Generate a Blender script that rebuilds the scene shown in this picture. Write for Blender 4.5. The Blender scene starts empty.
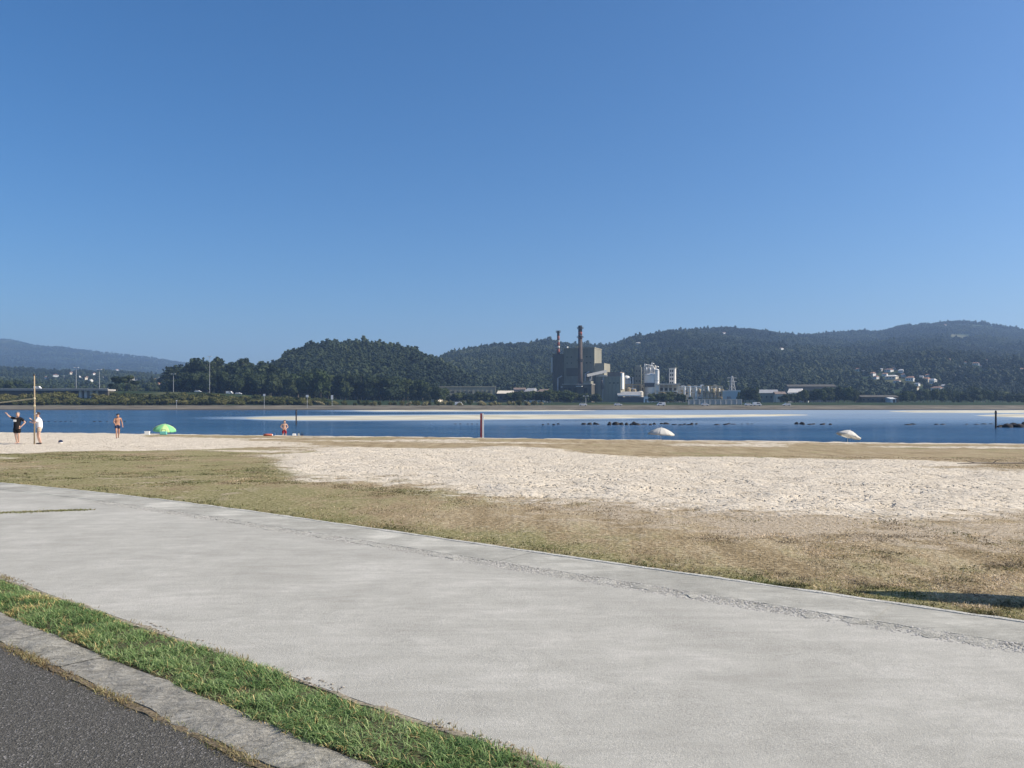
import bpy, bmesh, math, random
import numpy as np
from mathutils import Vector, Matrix

random.seed(7)
rng = np.random.default_rng(7)
S = bpy.context.scene
COL = S.collection
R = math.radians

# ------------------------------------------------------------------ camera, sky, sun, exposure
F, HZ, EYE = 800.0, 402.0, 1.6          # focal length in pixels, horizon row, eye height (m)
cam_d = bpy.data.cameras.new('camera')
cam = bpy.data.objects.new('camera', cam_d)
COL.objects.link(cam)
cam.location = (0, 0, EYE)
cam.rotation_euler = (math.pi / 2, 0, 0)
cam_d.sensor_width = 36
cam_d.lens = 36 * F / 1024
cam_d.shift_y = (HZ - 384) / 1024
cam_d.clip_start = 0.1
cam_d.clip_end = 30000
S.camera = cam

SUN_AZ, SUN_EL = R(95), R(37)           # azimuth clockwise from +Y
world = bpy.data.worlds.new('World')
S.world = world
world.use_nodes = True
wn = world.node_tree.nodes
sky = wn.new('ShaderNodeTexSky')
sky.sky_type = 'NISHITA'
sky.sun_disc = False
sky.sun_elevation = SUN_EL
sky.sun_rotation = SUN_AZ
sky.altitude = 0
sky.air_density = 0.95
sky.dust_density = 1.8
sky.ozone_density = 6.0
sat = wn.new('ShaderNodeHueSaturation')           # the phone's own colour rendering of a clear sky
sat.inputs['Saturation'].default_value = 1.22
world.node_tree.links.new(sky.outputs[0], sat.inputs['Color'])
world.node_tree.links.new(sat.outputs[0], wn['Background'].inputs[0])
wn['Background'].inputs[1].default_value = 0.10

sun_d = bpy.data.lights.new('sun', 'SUN')
sun_d.energy = 5.0
sun_d.angle = R(0.55)
sun_d.color = (1.0, 0.89, 0.74)
sun = bpy.data.objects.new('sun', sun_d)
COL.objects.link(sun)
sdir = Vector((math.sin(SUN_AZ) * math.cos(SUN_EL), math.cos(SUN_AZ) * math.cos(SUN_EL), math.sin(SUN_EL)))
sun.rotation_euler = sdir.to_track_quat('Z', 'Y').to_euler()
sun.location = (60, -20, 60)

S.view_settings.view_transform = 'Standard'
S.view_settings.look = 'None'
S.view_settings.gamma = 1
S.view_settings.exposure = 0.45
S.render.engine = 'CYCLES'
S.cycles.use_denoising = True
S.cycles.max_bounces = 6
S.cycles.volume_bounces = 1
S.cycles.sample_clamp_indirect = 4

# ------------------------------------------------------------------ small maths
def hash2(ix, iy, seed):
    n = (ix.astype(np.int64) * 374761393 + iy.astype(np.int64) * 668265263 + seed * 1442695041) & 0x7fffffff
    n = ((n ^ (n >> 13)) * 1274126177) & 0x7fffffff
    return ((n ^ (n >> 16)) & 0xffff) / 65535.0

def vnoise(x, y, scale, seed=0):
    x = np.asarray(x, float) / scale; y = np.asarray(y, float) / scale
    ix = np.floor(x); iy = np.floor(y); fx = x - ix; fy = y - iy
    fx = fx * fx * (3 - 2 * fx); fy = fy * fy * (3 - 2 * fy)
    a = hash2(ix, iy, seed); b = hash2(ix + 1, iy, seed); c = hash2(ix, iy + 1, seed); d = hash2(ix + 1, iy + 1, seed)
    return (a * (1 - fx) + b * fx) * (1 - fy) + (c * (1 - fx) + d * fx) * fy

def fbm(x, y, scale, seed=0, octs=3):
    t = 0; w = 1; tot = 0
    for k in range(octs):
        t = t + w * vnoise(x, y, scale / 2 ** k, seed + 17 * k); tot += w; w *= 0.5
    return t / tot

def smooth(a, b, x):
    t = np.clip((np.asarray(x, float) - a) / (b - a), 0, 1)
    return t * t * (3 - 2 * t)

def at(u, v, Y):
    return ((u - 512) / F * Y, Y, EYE + (HZ - v) / F * Y)

def uv_of(x, y, z):
    y = np.maximum(y, 0.3)
    return 512 + F * x / y, HZ - F * (z - EYE) / y

# near ground: distance from the camera measured square to the shore
WPTS = [-80, 13, 16, 37, 50.6, 58.2, 59.6, 70, 80, 95]
ZPTS = [0, 0, -0.06, -0.70, -1.0, -1.02, -1.14, -2.8, -4.5, -6.0]
SH = 0.257
def gprof(x, y):
    return np.interp(np.asarray(y) + SH * np.asarray(x), WPTS, ZPTS)

def ground_at(u, v):
    """where the sight line of a pixel meets the near ground"""
    k = (v - HZ) / F; m = (u - 512) / F
    lo, hi = 1.0, 120.0
    Y = 1.0
    while Y < 120:
        if EYE - k * Y <= float(gprof(m * Y, Y)):
            break
        Y += 0.05
    return Vector((m * Y, Y, float(gprof(m * Y, Y))))

# path frame: s along the path, c across it (c grows away from the camera)
D = np.array((0.7885, -0.615)); N = np.array((0.615, 0.7885))
def curve_off(s):
    s = np.asarray(s, float)
    return np.where(s < -9.5, -0.0098 * (s + 9.5) ** 2, 0.0)
def sc_of(x, y):
    s = x * D[0] + y * D[1]
    return s, x * N[0] + y * N[1] - curve_off(s)
def xy_of(s, c):
    c = c + curve_off(s)
    return s * D[0] + c * N[0], s * D[1] + c * N[1]

# ------------------------------------------------------------------ objects and tags
def tag(o, label=None, cat=None, group=None, kind=None):
    if label: o['label'] = label
    if cat: o['category'] = cat
    if group: o['group'] = group
    if kind: o['kind'] = kind
    return o

def empty(name, loc, rz=0):
    o = bpy.data.objects.new(name, None)
    o.empty_display_size = 0.2
    COL.objects.link(o)
    o.location = loc
    o.rotation_euler = (0, 0, rz)
    return o

def thing(name, label, cat, loc=(0, 0, 0), rz=0, group=None):
    return tag(empty(name, loc, rz), label, cat, group)

def copy_tree(o, parent=None):
    c = o.copy(); COL.objects.link(c); c.parent = parent
    for ch in list(o.children):
        copy_tree(ch, c)
    return c

def link_mesh(name, me, mat=None, parent=None, shade=False):
    o = bpy.data.objects.new(name, me)
    COL.objects.link(o)
    if mat is not None and not me.materials:
        me.materials.append(mat)
    if parent: o.parent = parent
    if shade:
        me.polygons.foreach_set('use_smooth', [True] * len(me.polygons))
    return o

class MB:
    """collects solids, links them as ONE mesh"""
    def __init__(self): self.v = []; self.f = []
    def add(self, vs, fs):
        b = len(self.v)
        self.v += [tuple(p) for p in vs]
        self.f += [tuple(i + b for i in f) for f in fs]
        return self
    def box(self, x0, x1, y0, y1, z0, z1, M=None):
        vs = [(x0, y0, z0), (x1, y0, z0), (x1, y1, z0), (x0, y1, z0), (x0, y0, z1), (x1, y0, z1), (x1, y1, z1), (x0, y1, z1)]
        if M: vs = [M @ Vector(p) for p in vs]
        return self.add(vs, [(0, 3, 2, 1), (4, 5, 6, 7), (0, 1, 5, 4), (1, 2, 6, 5), (2, 3, 7, 6), (3, 0, 4, 7)])
    def prism(self, prof, y0, y1):
        """profile of (x, z), counter-clockwise seen from -Y, pulled along y"""
        n = len(prof)
        vs = [(x, y0, z) for x, z in prof] + [(x, y1, z) for x, z in prof]
        fs = [tuple(range(n)), tuple(range(2 * n - 1, n - 1, -1))]
        fs += [(i, i + n, (i + 1) % n + n, (i + 1) % n) for i in range(n)]
        return self.add(vs, fs)
    def tube(self, pts, rad, n=8, cap=True):
        pts = [Vector(p) for p in pts]
        if not isinstance(rad, (list, tuple)): rad = [rad] * len(pts)
        vs = []; fs = []
        for i, p in enumerate(pts):
            t = (pts[min(i + 1, len(pts) - 1)] - pts[max(i - 1, 0)]).normalized()
            a = t.cross(Vector((0, 1, 0)) if abs(t.y) < 0.9 else Vector((1, 0, 0))).normalized()
            b = t.cross(a)
            for k in range(n):
                w = 2 * math.pi * k / n
                vs.append(p + (a * math.cos(w) + b * math.sin(w)) * rad[i])
        for i in range(len(pts) - 1):
            for k in range(n):
                k2 = (k + 1) % n
                fs.append((i * n + k, (i + 1) * n + k, (i + 1) * n + k2, i * n + k2))
        if cap:
            fs.append(tuple(range(n)))
            fs.append(tuple(range(len(pts) * n - 1, (len(pts) - 1) * n - 1, -1)))
        return self.add(vs, fs)
    def lathe(self, prof, n=20, c=(0, 0, 0)):
        vs = []; fs = []
        for r, z in prof:
            for k in range(n):
                w = 2 * math.pi * k / n
                vs.append((c[0] + r * math.cos(w), c[1] + r * math.sin(w), c[2] + z))
        for i in range(len(prof) - 1):
            for k in range(n):
                k2 = (k + 1) % n
                fs.append((i * n + k, i * n + k2, (i + 1) * n + k2, (i + 1) * n + k))
        fs.append(tuple(range(n - 1, -1, -1)))
        fs.append(tuple(range((len(prof) - 1) * n, len(prof) * n)))
        return self.add(vs, fs)
    def build(self, name, mat, parent=None, shade=False, bevel=0):
        me = bpy.data.meshes.new(name)
        me.from_pydata(self.v, [], self.f)
        me.update()
        o = link_mesh(name, me, mat, parent, shade)
        if bevel:
            m = o.modifiers.new('bevel', 'BEVEL'); m.width = bevel; m.segments = 2
        return o

def np_mesh(name, verts, faces, attrs=None, smooth_shade=False):
    """faces: an (n, k) int array"""
    me = bpy.data.meshes.new(name)
    k = faces.shape[1]; nf = len(faces)
    me.vertices.add(len(verts)); me.vertices.foreach_set('co', np.asarray(verts, np.float32).ravel())
    me.loops.add(nf * k); me.loops.foreach_set('vertex_index', np.asarray(faces, np.int32).ravel())
    me.polygons.add(nf)
    me.polygons.foreach_set('loop_start', np.arange(0, nf * k, k, dtype=np.int32))
    me.polygons.foreach_set('use_smooth', np.full(nf, smooth_shade))
    me.update(calc_edges=True)
    for an, arr in (attrs or {}).items():
        arr = np.asarray(arr, np.float32)
        if arr.ndim == 1:
            a = me.attributes.new(an, 'FLOAT', 'POINT'); a.data.foreach_set('value', arr)
        else:
            a = me.attributes.new(an, 'FLOAT_COLOR', 'POINT')
            if arr.shape[1] == 3: arr = np.hstack([arr, np.ones((len(arr), 1), np.float32)])
            a.data.foreach_set('color', arr.ravel())
    return me

def grid_faces(nr, nc):
    i = np.arange(nr - 1)[:, None]; j = np.arange(nc - 1)[None, :]
    a = i * nc + j
    return np.stack([a, a + 1, a + nc + 1, a + nc], -1).reshape(-1, 4)

# ------------------------------------------------------------------ materials
def lin(c):
    return tuple(c) + (1,) if len(c) == 3 else c

class Mat:
    def __init__(self, name, col=(0.5, 0.5, 0.5), rough=0.8, spec=0.3, metal=0):
        self.m = bpy.data.materials.new(name); self.m.use_nodes = True
        self.n = self.m.node_tree.nodes; self.l = self.m.node_tree.links
        self.p = self.n['Principled BSDF']
        self.p.inputs['Base Color'].default_value = lin(col)
        self.p.inputs['Roughness'].default_value = rough
        self.p.inputs['Specular IOR Level'].default_value = spec
        self.p.inputs['Metallic'].default_value = metal
    def node(self, t, **kw):
        n = self.n.new(t)
        for k, v in kw.items(): setattr(n, k, v)
        return n
    def link(self, a, b): self.l.new(a, b)
    def coord(self, scale=(1, 1, 1), rot=(0, 0, 0), world_space=False):
        if world_space:
            g = self.node('ShaderNodeNewGeometry'); out = g.outputs['Position']
        else:
            g = self.node('ShaderNodeTexCoord'); out = g.outputs['Object']
        mp = self.node('ShaderNodeMapping'); mp.inputs['Scale'].default_value = scale; mp.inputs['Rotation'].default_value = rot
        self.link(out, mp.inputs[0])
        return mp.outputs[0]
    def noise(self, vec, scale, detail=4, rough=0.55, dist=0):
        t = self.node('ShaderNodeTexNoise')
        t.inputs['Scale'].default_value = scale; t.inputs['Detail'].default_value = detail
        t.inputs['Roughness'].default_value = rough; t.inputs['Distortion'].default_value = dist
        self.link(vec, t.inputs['Vector'])
        return t.outputs['Fac']
    def voro(self, vec, scale, out='Distance', feature='F1'):
        t = self.node('ShaderNodeTexVoronoi'); t.feature = feature
        t.inputs['Scale'].default_value = scale
        self.link(vec, t.inputs['Vector'])
        return t.outputs[out]
    def ramp(self, fac, stops):
        r = self.node('ShaderNodeValToRGB')
        e = r.color_ramp.elements
        while len(e) < len(stops): e.new(0.5)
        for i, (p, c) in enumerate(stops):
            e[i].position = p
            e[i].color = lin(c) if isinstance(c, (tuple, list)) else (c, c, c, 1)
        self.link(fac, r.inputs[0])
        return r.outputs[0]
    def mix(self, fac, a, b, mode='MIX'):
        m = self.node('ShaderNodeMix', data_type='RGBA', blend_type=mode)
        for val, idx in ((fac, 0), (a, 6), (b, 7)):
            if isinstance(val, (int, float)): m.inputs[idx].default_value = val
            elif isinstance(val, (tuple, list)): m.inputs[idx].default_value = lin(val)
            else: self.link(val, m.inputs[idx])
        return m.outputs[2]
    def math(self, op, a, b=0.0, clamp=False):
        m = self.node('ShaderNodeMath', operation=op); m.use_clamp = clamp
        for i, val in enumerate((a, b)):
            if isinstance(val, (int, float)): m.inputs[i].default_value = val
            else: self.link(val, m.inputs[i])
        return m.outputs[0]
    def attr(self, name, out='Fac'):
        a = self.node('ShaderNodeAttribute'); a.attribute_name = name
        return a.outputs[out]
    def rand(self):
        return self.node('ShaderNodeObjectInfo').outputs['Random']
    def color(self, sock): self.link(sock, self.p.inputs['Base Color']); return self
    def bump(self, sock, strength=0.5, dist=0.02):
        b = self.node('ShaderNodeBump'); b.inputs['Strength'].default_value = strength; b.inputs['Distance'].default_value = dist
        self.link(sock, b.inputs['Height'])
        self.link(b.outputs[0], self.p.inputs['Normal'])
        return self

def weathered(name, col, rough=0.8, scale=0.25, amt=0.35, streak=True, metal=0, spec=0.25):
    """painted or concrete surface with blotches and vertical streaks"""
    m = Mat(name, col, rough, spec, metal)
    v = m.coord((1, 1, 0.16 if streak else 1))
    n = m.noise(v, scale * 4, 6, 0.65)
    n2 = m.noise(m.coord(), scale, 3)
    f = m.math('ADD', m.math('MULTIPLY', n, 0.6), m.math('MULTIPLY', n2, 0.4))
    dark = tuple(c * (1 - amt) for c in col); lite = tuple(min(1, c * (1 + amt * 0.5)) for c in col)
    m.color(m.ramp(f, [(0.3, dark), (0.5, col), (0.72, lite)]))
    return m.m

def plain(name, col, rough=0.7, spec=0.3, metal=0, amt=0.12, scale=6):
    m = Mat(name, col, rough, spec, metal)
    n = m.noise(m.coord(), scale, 3)
    m.color(m.ramp(n, [(0.3, tuple(c * (1 - amt) for c in col)), (0.7, tuple(min(1, c * (1 + amt)) for c in col))]))
    return m.m

# beach: sand, dry lawn and bare soil over one sheet
def mat_beach():
    m = Mat('beach_ground', rough=0.95, spec=0.1)
    v = m.coord()
    big = m.noise(v, 0.35, 4); mid = m.noise(v, 2.2, 5, 0.65); fine = m.noise(v, 17, 4, 0.7)
    grain = m.noise(v, 70, 2)
    sand = m.ramp(m.math('ADD', m.math('MULTIPLY', mid, 0.5), m.math('MULTIPLY', fine, 0.5)),
                  [(0.34, (0.46, 0.395, 0.30)), (0.5, (0.64, 0.57, 0.455)), (0.66, (0.73, 0.665, 0.55))])
    av = m.noise(m.coord((1.6, 0.3, 1)), 1.0, 4, 0.65)
    straw = m.ramp(m.math('ADD', m.math('MULTIPLY', fine, 0.6), m.math('MULTIPLY', av, 0.4)), [(0.38, (0.17, 0.128, 0.068)), (0.5, (0.32, 0.252, 0.15)), (0.61, (0.50, 0.42, 0.285))])
    green = m.ramp(fine, [(0.3, (0.115, 0.108, 0.042)), (0.50, (0.25, 0.228, 0.11)), (0.70, (0.42, 0.38, 0.225))])
    soil = m.ramp(fine, [(0.36, (0.30, 0.24, 0.16)), (0.64, (0.54, 0.465, 0.355))])
    gf = m.math('ADD', m.attr('green'), m.math('ADD', m.math('MULTIPLY', m.math('SUBTRACT', mid, 0.5), 1.3), m.math('MULTIPLY', m.math('SUBTRACT', av, 0.52), 1.6)), True)
    gf = m.ramp(gf, [(0.3, 0.0), (0.72, 1.0)])
    lawn = m.mix(gf, straw, green)
    bf = m.math('ADD', m.attr('bare'), m.math('MULTIPLY', m.math('SUBTRACT', mid, 0.5), 1.6), True)
    lawn = m.mix(m.ramp(bf, [(0.42, 0.0), (0.7, 1.0)]), lawn, soil)
    sf = m.math('ADD', m.attr('sand'), m.math('MULTIPLY', m.math('SUBTRACT', m.math('ADD', m.math('MULTIPLY', mid, 0.6), m.math('MULTIPLY', fine, 0.4)), 0.5), 2.4))
    col = m.mix(m.ramp(sf, [(0.30, 0.0), (0.70, 1.0)]), lawn, sand)
    # wet foot of the beach
    col = m.mix(m.attr('wet'), col, (0.16, 0.13, 0.10))
    m.color(col)
    prints = m.ramp(m.noise(v, 9.5, 2, 0.5, 0.2), [(0.30, 0.0), (0.43, 0.9), (0.7, 1.0)])
    sm = m.math('MULTIPLY', m.math('MULTIPLY', prints, m.attr('sand', 'Fac')), 1.6)
    h = m.math('ADD', sm, m.math('ADD', m.math('MULTIPLY', fine, 0.6), m.math('ADD', m.math('MULTIPLY', mid, 0.9), m.math('MULTIPLY', grain, 0.15))))
    m.bump(h, 1.0, 0.055)
    return m.m

def mat_concrete(name, a, b, c, dark=(0.20, 0.20, 0.19), seed=0.0):
    m = Mat(name, b, 0.9, 0.2)
    v = m.coord()
    big = m.noise(v, 0.55 + seed, 5, 0.6, 0.4); mid = m.noise(v, 2.6, 6, 0.7, 0.6)
    st = m.noise(m.coord((1.0, 4.0, 1), (0, 0, R(-6))), 1.5, 6, 0.72, 0.5)
    fine = m.noise(v, 55, 3, 0.7); grit = m.noise(v, 190, 2, 0.6)
    f = m.math('ADD', m.math('MULTIPLY', big, 0.36), m.math('ADD', m.math('MULTIPLY', mid, 0.28), m.math('MULTIPLY', st, 0.36)))
    col = m.ramp(f, [(0.37, a), (0.5, b), (0.63, c)])
    st2 = m.noise(m.coord((0.7, 2.6, 1), (0, 0, R(-14))), 4.5, 6, 0.75, 0.8)
    col = m.mix(m.ramp(st2, [(0.56, 0.0), (0.72, 0.38)]), col, c)
    col = m.mix(m.ramp(m.noise(v, 0.9, 5, 0.65, 0.5), [(0.52, 0.0), (0.72, 0.5)]), col, a)
    col = m.mix(m.ramp(fine, [(0.25, 0.35), (0.5, 0.0)]), col, dark)
    col = m.mix(m.ramp(grit, [(0.34, 0.5), (0.48, 0.0)]), col, dark)
    col = m.mix(m.ramp(grit, [(0.56, 0.0), (0.70, 0.6)]), col, (0.66, 0.64, 0.58))
    m.color(col)
    m.bump(m.math('ADD', m.math('MULTIPLY', fine, 0.5), m.math('ADD', m.math('MULTIPLY', grit, 0.4), mid)), 0.55, 0.012)
    return m.m

def mat_asphalt():
    m = Mat('asphalt', (0.06, 0.06, 0.06), 0.88, 0.25)
    v = m.coord()
    cell = m.voro(v, 130, 'Color'); dist = m.voro(v, 130)
    bw = m.node('ShaderNodeRGBToBW'); m.link(cell, bw.inputs[0])
    col = m.ramp(bw.outputs[0], [(0.0, (0.036, 0.035, 0.030)), (0.5, (0.078, 0.075, 0.064)), (0.80, (0.13, 0.125, 0.108)), (0.90, (0.26, 0.25, 0.24)), (1.0, (0.42, 0.40, 0.38))])
    big = m.noise(v, 1.3, 5, 0.6)
    col = m.mix(m.ramp(big, [(0.3, 0.0), (0.75, 0.4)]), col, (0.105, 0.098, 0.09))
    m.color(col)
    m.bump(m.math('ADD', dist, m.math('MULTIPLY', m.noise(v, 45, 3), 1.2)), 0.9, 0.006)
    return m.m

def mat_stone(name, a, b, c):
    m = Mat(name, b, 0.92, 0.2)
    v = m.coord((1, 1, 1))
    rnd = m.rand()
    mid = m.noise(v, 7, 6, 0.7, 0.8); fine = m.noise(v, 60, 4, 0.75)
    st = m.noise(m.coord((1, 3.2, 1), (0, 0, R(50))), 11, 5, 0.7, 0.5)
    f = m.math('ADD', m.math('MULTIPLY', mid, 0.35), m.math('ADD', m.math('MULTIPLY', fine, 0.3), m.math('MULTIPLY', st, 0.35)))
    col = m.ramp(f, [(0.40, a), (0.5, b), (0.60, c)])
    col = m.mix(m.math('MULTIPLY', rnd, 0.25), col, (0.22, 0.21, 0.20))
    col = m.mix(m.ramp(mid, [(0.62, 0.0), (0.8, 0.4)]), col, (0.20, 0.17, 0.11))
    m.color(col)
    m.bump(m.math('ADD', m.math('MULTIPLY', fine, 0.5), m.math('ADD', st, mid)), 1.0, 0.02)
    return m.m

def mat_attr_col(name, rough=0.7, trans=0.0):
    m = Mat(name, rough=rough, spec=0.25)
    a = m.attr('col', 'Color'); m.color(a)
    if trans:
        tr = m.node('ShaderNodeBsdfTranslucent'); m.link(a, tr.inputs[0])
        ms = m.node('ShaderNodeMixShader'); ms.inputs[0].default_value = trans
        m.link(m.p.outputs[0], ms.inputs[1]); m.link(tr.outputs[0], ms.inputs[2])
        m.link(ms.outputs[0], m.n['Material Output'].inputs[0])
    return m.m

def mat_foliage(name, stops, trans=0.18):
    m = Mat(name, rough=0.75, spec=0.15)
    v = m.coord()
    n = m.noise(v, 0.55, 3); n2 = m.noise(v, 2.5, 2)
    f = m.math('ADD', m.math('MULTIPLY', m.rand(), 0.5), m.math('ADD', m.math('MULTIPLY', n, 0.3), m.math('MULTIPLY', n2, 0.25)))
    if not trans:                 # stands of different species on the hills
        wp = m.coord(world_space=True)
        f = m.math('ADD', m.math('MULTIPLY', f, 0.42), m.math('ADD', m.math('ADD', m.math('MULTIPLY', m.noise(wp, 0.011, 3), 0.8), m.math('MULTIPLY', m.noise(wp, 0.004, 2), 0.7)), -0.47))
    c = m.ramp(f, stops)
    m.color(c)
    if trans:
        tr = m.node('ShaderNodeBsdfTranslucent'); m.link(c, tr.inputs[0])
        ms = m.node('ShaderNodeMixShader'); ms.inputs[0].default_value = trans
        m.link(m.p.outputs[0], ms.inputs[1]); m.link(tr.outputs[0], ms.inputs[2])
        m.link(ms.outputs[0], m.n['Material Output'].inputs[0])
    return m.m

def mat_water():
    m = Mat('sea_water', (0.012, 0.045, 0.105), 0.12, 0.5)
    m.p.inputs['IOR'].default_value = 1.33
    v = m.coord()
    sh = m.attr('shallow')
    big = m.noise(m.coord((0.012, 0.05, 1), (0, 0, R(8))), 1.0, 4, 0.6, 0.3)
    col = m.mix(m.ramp(big, [(0.35, 0.0), (0.7, 0.6)]), (0.006, 0.050, 0.135), (0.022, 0.105, 0.21))
    col = m.mix(sh, col, (0.33, 0.385, 0.42))
    m.color(col)
    m.link(m.math('ADD', 0.12, m.math('MULTIPLY', sh, 0.3)), m.p.inputs['Roughness'])
    w1 = m.noise(m.coord((0.5, 1.6, 1), (0, 0, R(12))), 1.2, 4, 0.6)
    w2 = m.noise(m.coord((0.12, 0.5, 1), (0, 0, R(-10))), 1.0, 3, 0.6)
    h = m.math('ADD', m.math('MULTIPLY', w1, 0.5), w2)
    b = m.node('ShaderNodeBump'); b.inputs['Distance'].default_value = 1.0
    m.link(h, b.inputs['Height'])
    st = m.math('SUBTRACT', 1.0, m.math('MULTIPLY', sh, 0.75)); st = m.math('MULTIPLY', st, m.math('ADD', 0.25, m.math('MULTIPLY', m.ramp(m.noise(m.coord((0.010, 0.035, 1), (0, 0, R(-5))), 1.0, 4, 0.65, 0.4), [(0.35, 0.0), (0.65, 1.0)]), 0.65)))
    m.link(st, b.inputs['Strength']); m.link(b.outputs[0], m.p.inputs['Normal'])
    return m.m

def mat_hills():
    m = Mat('hill_ground', rough=0.95, spec=0.05)
    v = m.coord()
    n = m.noise(v, 0.012, 6, 0.6); n2 = m.noise(v, 0.06, 5, 0.65); n3 = m.noise(v, 0.0035, 3)
    wood = m.ramp(n2, [(0.35, (0.016, 0.028, 0.014)), (0.55, (0.032, 0.050, 0.022)), (0.75, (0.055, 0.072, 0.032))])
    field = m.ramp(n, [(0.3, (0.055, 0.07, 0.03)), (0.6, (0.10, 0.105, 0.05)), (0.8, (0.17, 0.15, 0.09))])
    col = m.mix(m.ramp(m.math('MULTIPLY', m.math('ADD', n, n3), 0.5), [(0.54, 0.0), (0.60, 0.8)]), wood, field)
    shore = m.ramp(n2, [(0.3, (0.085, 0.078, 0.06)), (0.7, (0.20, 0.18, 0.14))])
    col = m.mix(m.attr('bank'), col, shore)
    col = m.mix(m.attr('tidewrack'), col, (0.05, 0.045, 0.04))
    m.color(col)
    m.bump(n2, 0.5, 1.5)
    return m.m

M = {}
M['beach'] = mat_beach()
M['path'] = mat_concrete('path_concrete', (0.315, 0.308, 0.27), (0.405, 0.398, 0.352), (0.525, 0.512, 0.46))
M['edging'] = mat_concrete('edging_concrete', (0.25, 0.247, 0.213), (0.37, 0.364, 0.318), (0.60, 0.588, 0.52), (0.20, 0.20, 0.18), 0.5)
M['rough'] = mat_stone('rough_concrete', (0.26, 0.255, 0.22), (0.42, 0.412, 0.36), (0.60, 0.585, 0.52))
M['lip_concrete'] = mat_stone('pale_lip_concrete', (0.38, 0.37, 0.33), (0.58, 0.57, 0.51), (0.72, 0.71, 0.65))
M['asphalt'] = mat_asphalt()
M['kerb'] = mat_stone('kerb_stone_face', (0.17, 0.163, 0.135), (0.31, 0.298, 0.25), (0.47, 0.452, 0.39))
M['soil_edge'] = plain('edge_soil_face', (0.27, 0.235, 0.175), 0.95, amt=0.6, scale=60)
M['soil_dry'] = plain('joint_soil_face', (0.15, 0.12, 0.078), 0.95, amt=0.7, scale=60)
M['soil'] = plain('verge_soil', (0.075, 0.065, 0.035), 0.95, amt=0.5, scale=30)
M['blade'] = mat_attr_col('grass_blade', 0.6, 0.25)
M['pebble'] = mat_attr_col('pebble_face', 0.9)
M['water'] = mat_water()
M['bar'] = plain('sandbar_sand', (0.50, 0.47, 0.36), 0.95, amt=0.25, scale=0.08)
M['hills'] = mat_hills()
M['rock'] = plain('dark_wet_rock', (0.010, 0.009, 0.010), 0.7, 0.4, amt=0.5, scale=1.5)
M['bark'] = plain('bark', (0.10, 0.085, 0.065), 0.9, amt=0.4, scale=2)
M['bark_pale'] = plain('pale_bark', (0.22, 0.19, 0.16), 0.9, amt=0.4, scale=2)
M['leaf_dark'] = mat_foliage('leaf_dark', [(0.2, (0.016, 0.027, 0.014)), (0.5, (0.034, 0.052, 0.022)), (0.85, (0.066, 0.085, 0.036))])
M['leaf_mid'] = mat_foliage('leaf_mid', [(0.2, (0.026, 0.042, 0.014)), (0.5, (0.050, 0.075, 0.024)), (0.85, (0.095, 0.11, 0.040))])
M['leaf_olive'] = mat_foliage('leaf_olive', [(0.2, (0.030, 0.040, 0.012)), (0.5, (0.072, 0.082, 0.024)), (0.85, (0.15, 0.14, 0.05))])
M['leaf_straw'] = mat_foliage('leaf_straw', [(0.2, (0.10, 0.10, 0.04)), (0.5, (0.20, 0.19, 0.085)), (0.85, (0.32, 0.28, 0.16))])
M['leaf_hill'] = mat_foliage('leaf_hill', [(0.22, (0.010, 0.018, 0.013)), (0.45, (0.022, 0.036, 0.020)), (0.62, (0.045, 0.062, 0.028)), (0.8, (0.085, 0.10, 0.045))], 0)

# ================================================================== SETTING: beach sheet
def img_band(u, v, top, bot, soft_t, soft_b):
    return smooth(-soft_t, soft_t, v - top) * smooth(-soft_b, soft_b, bot - v)

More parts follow.
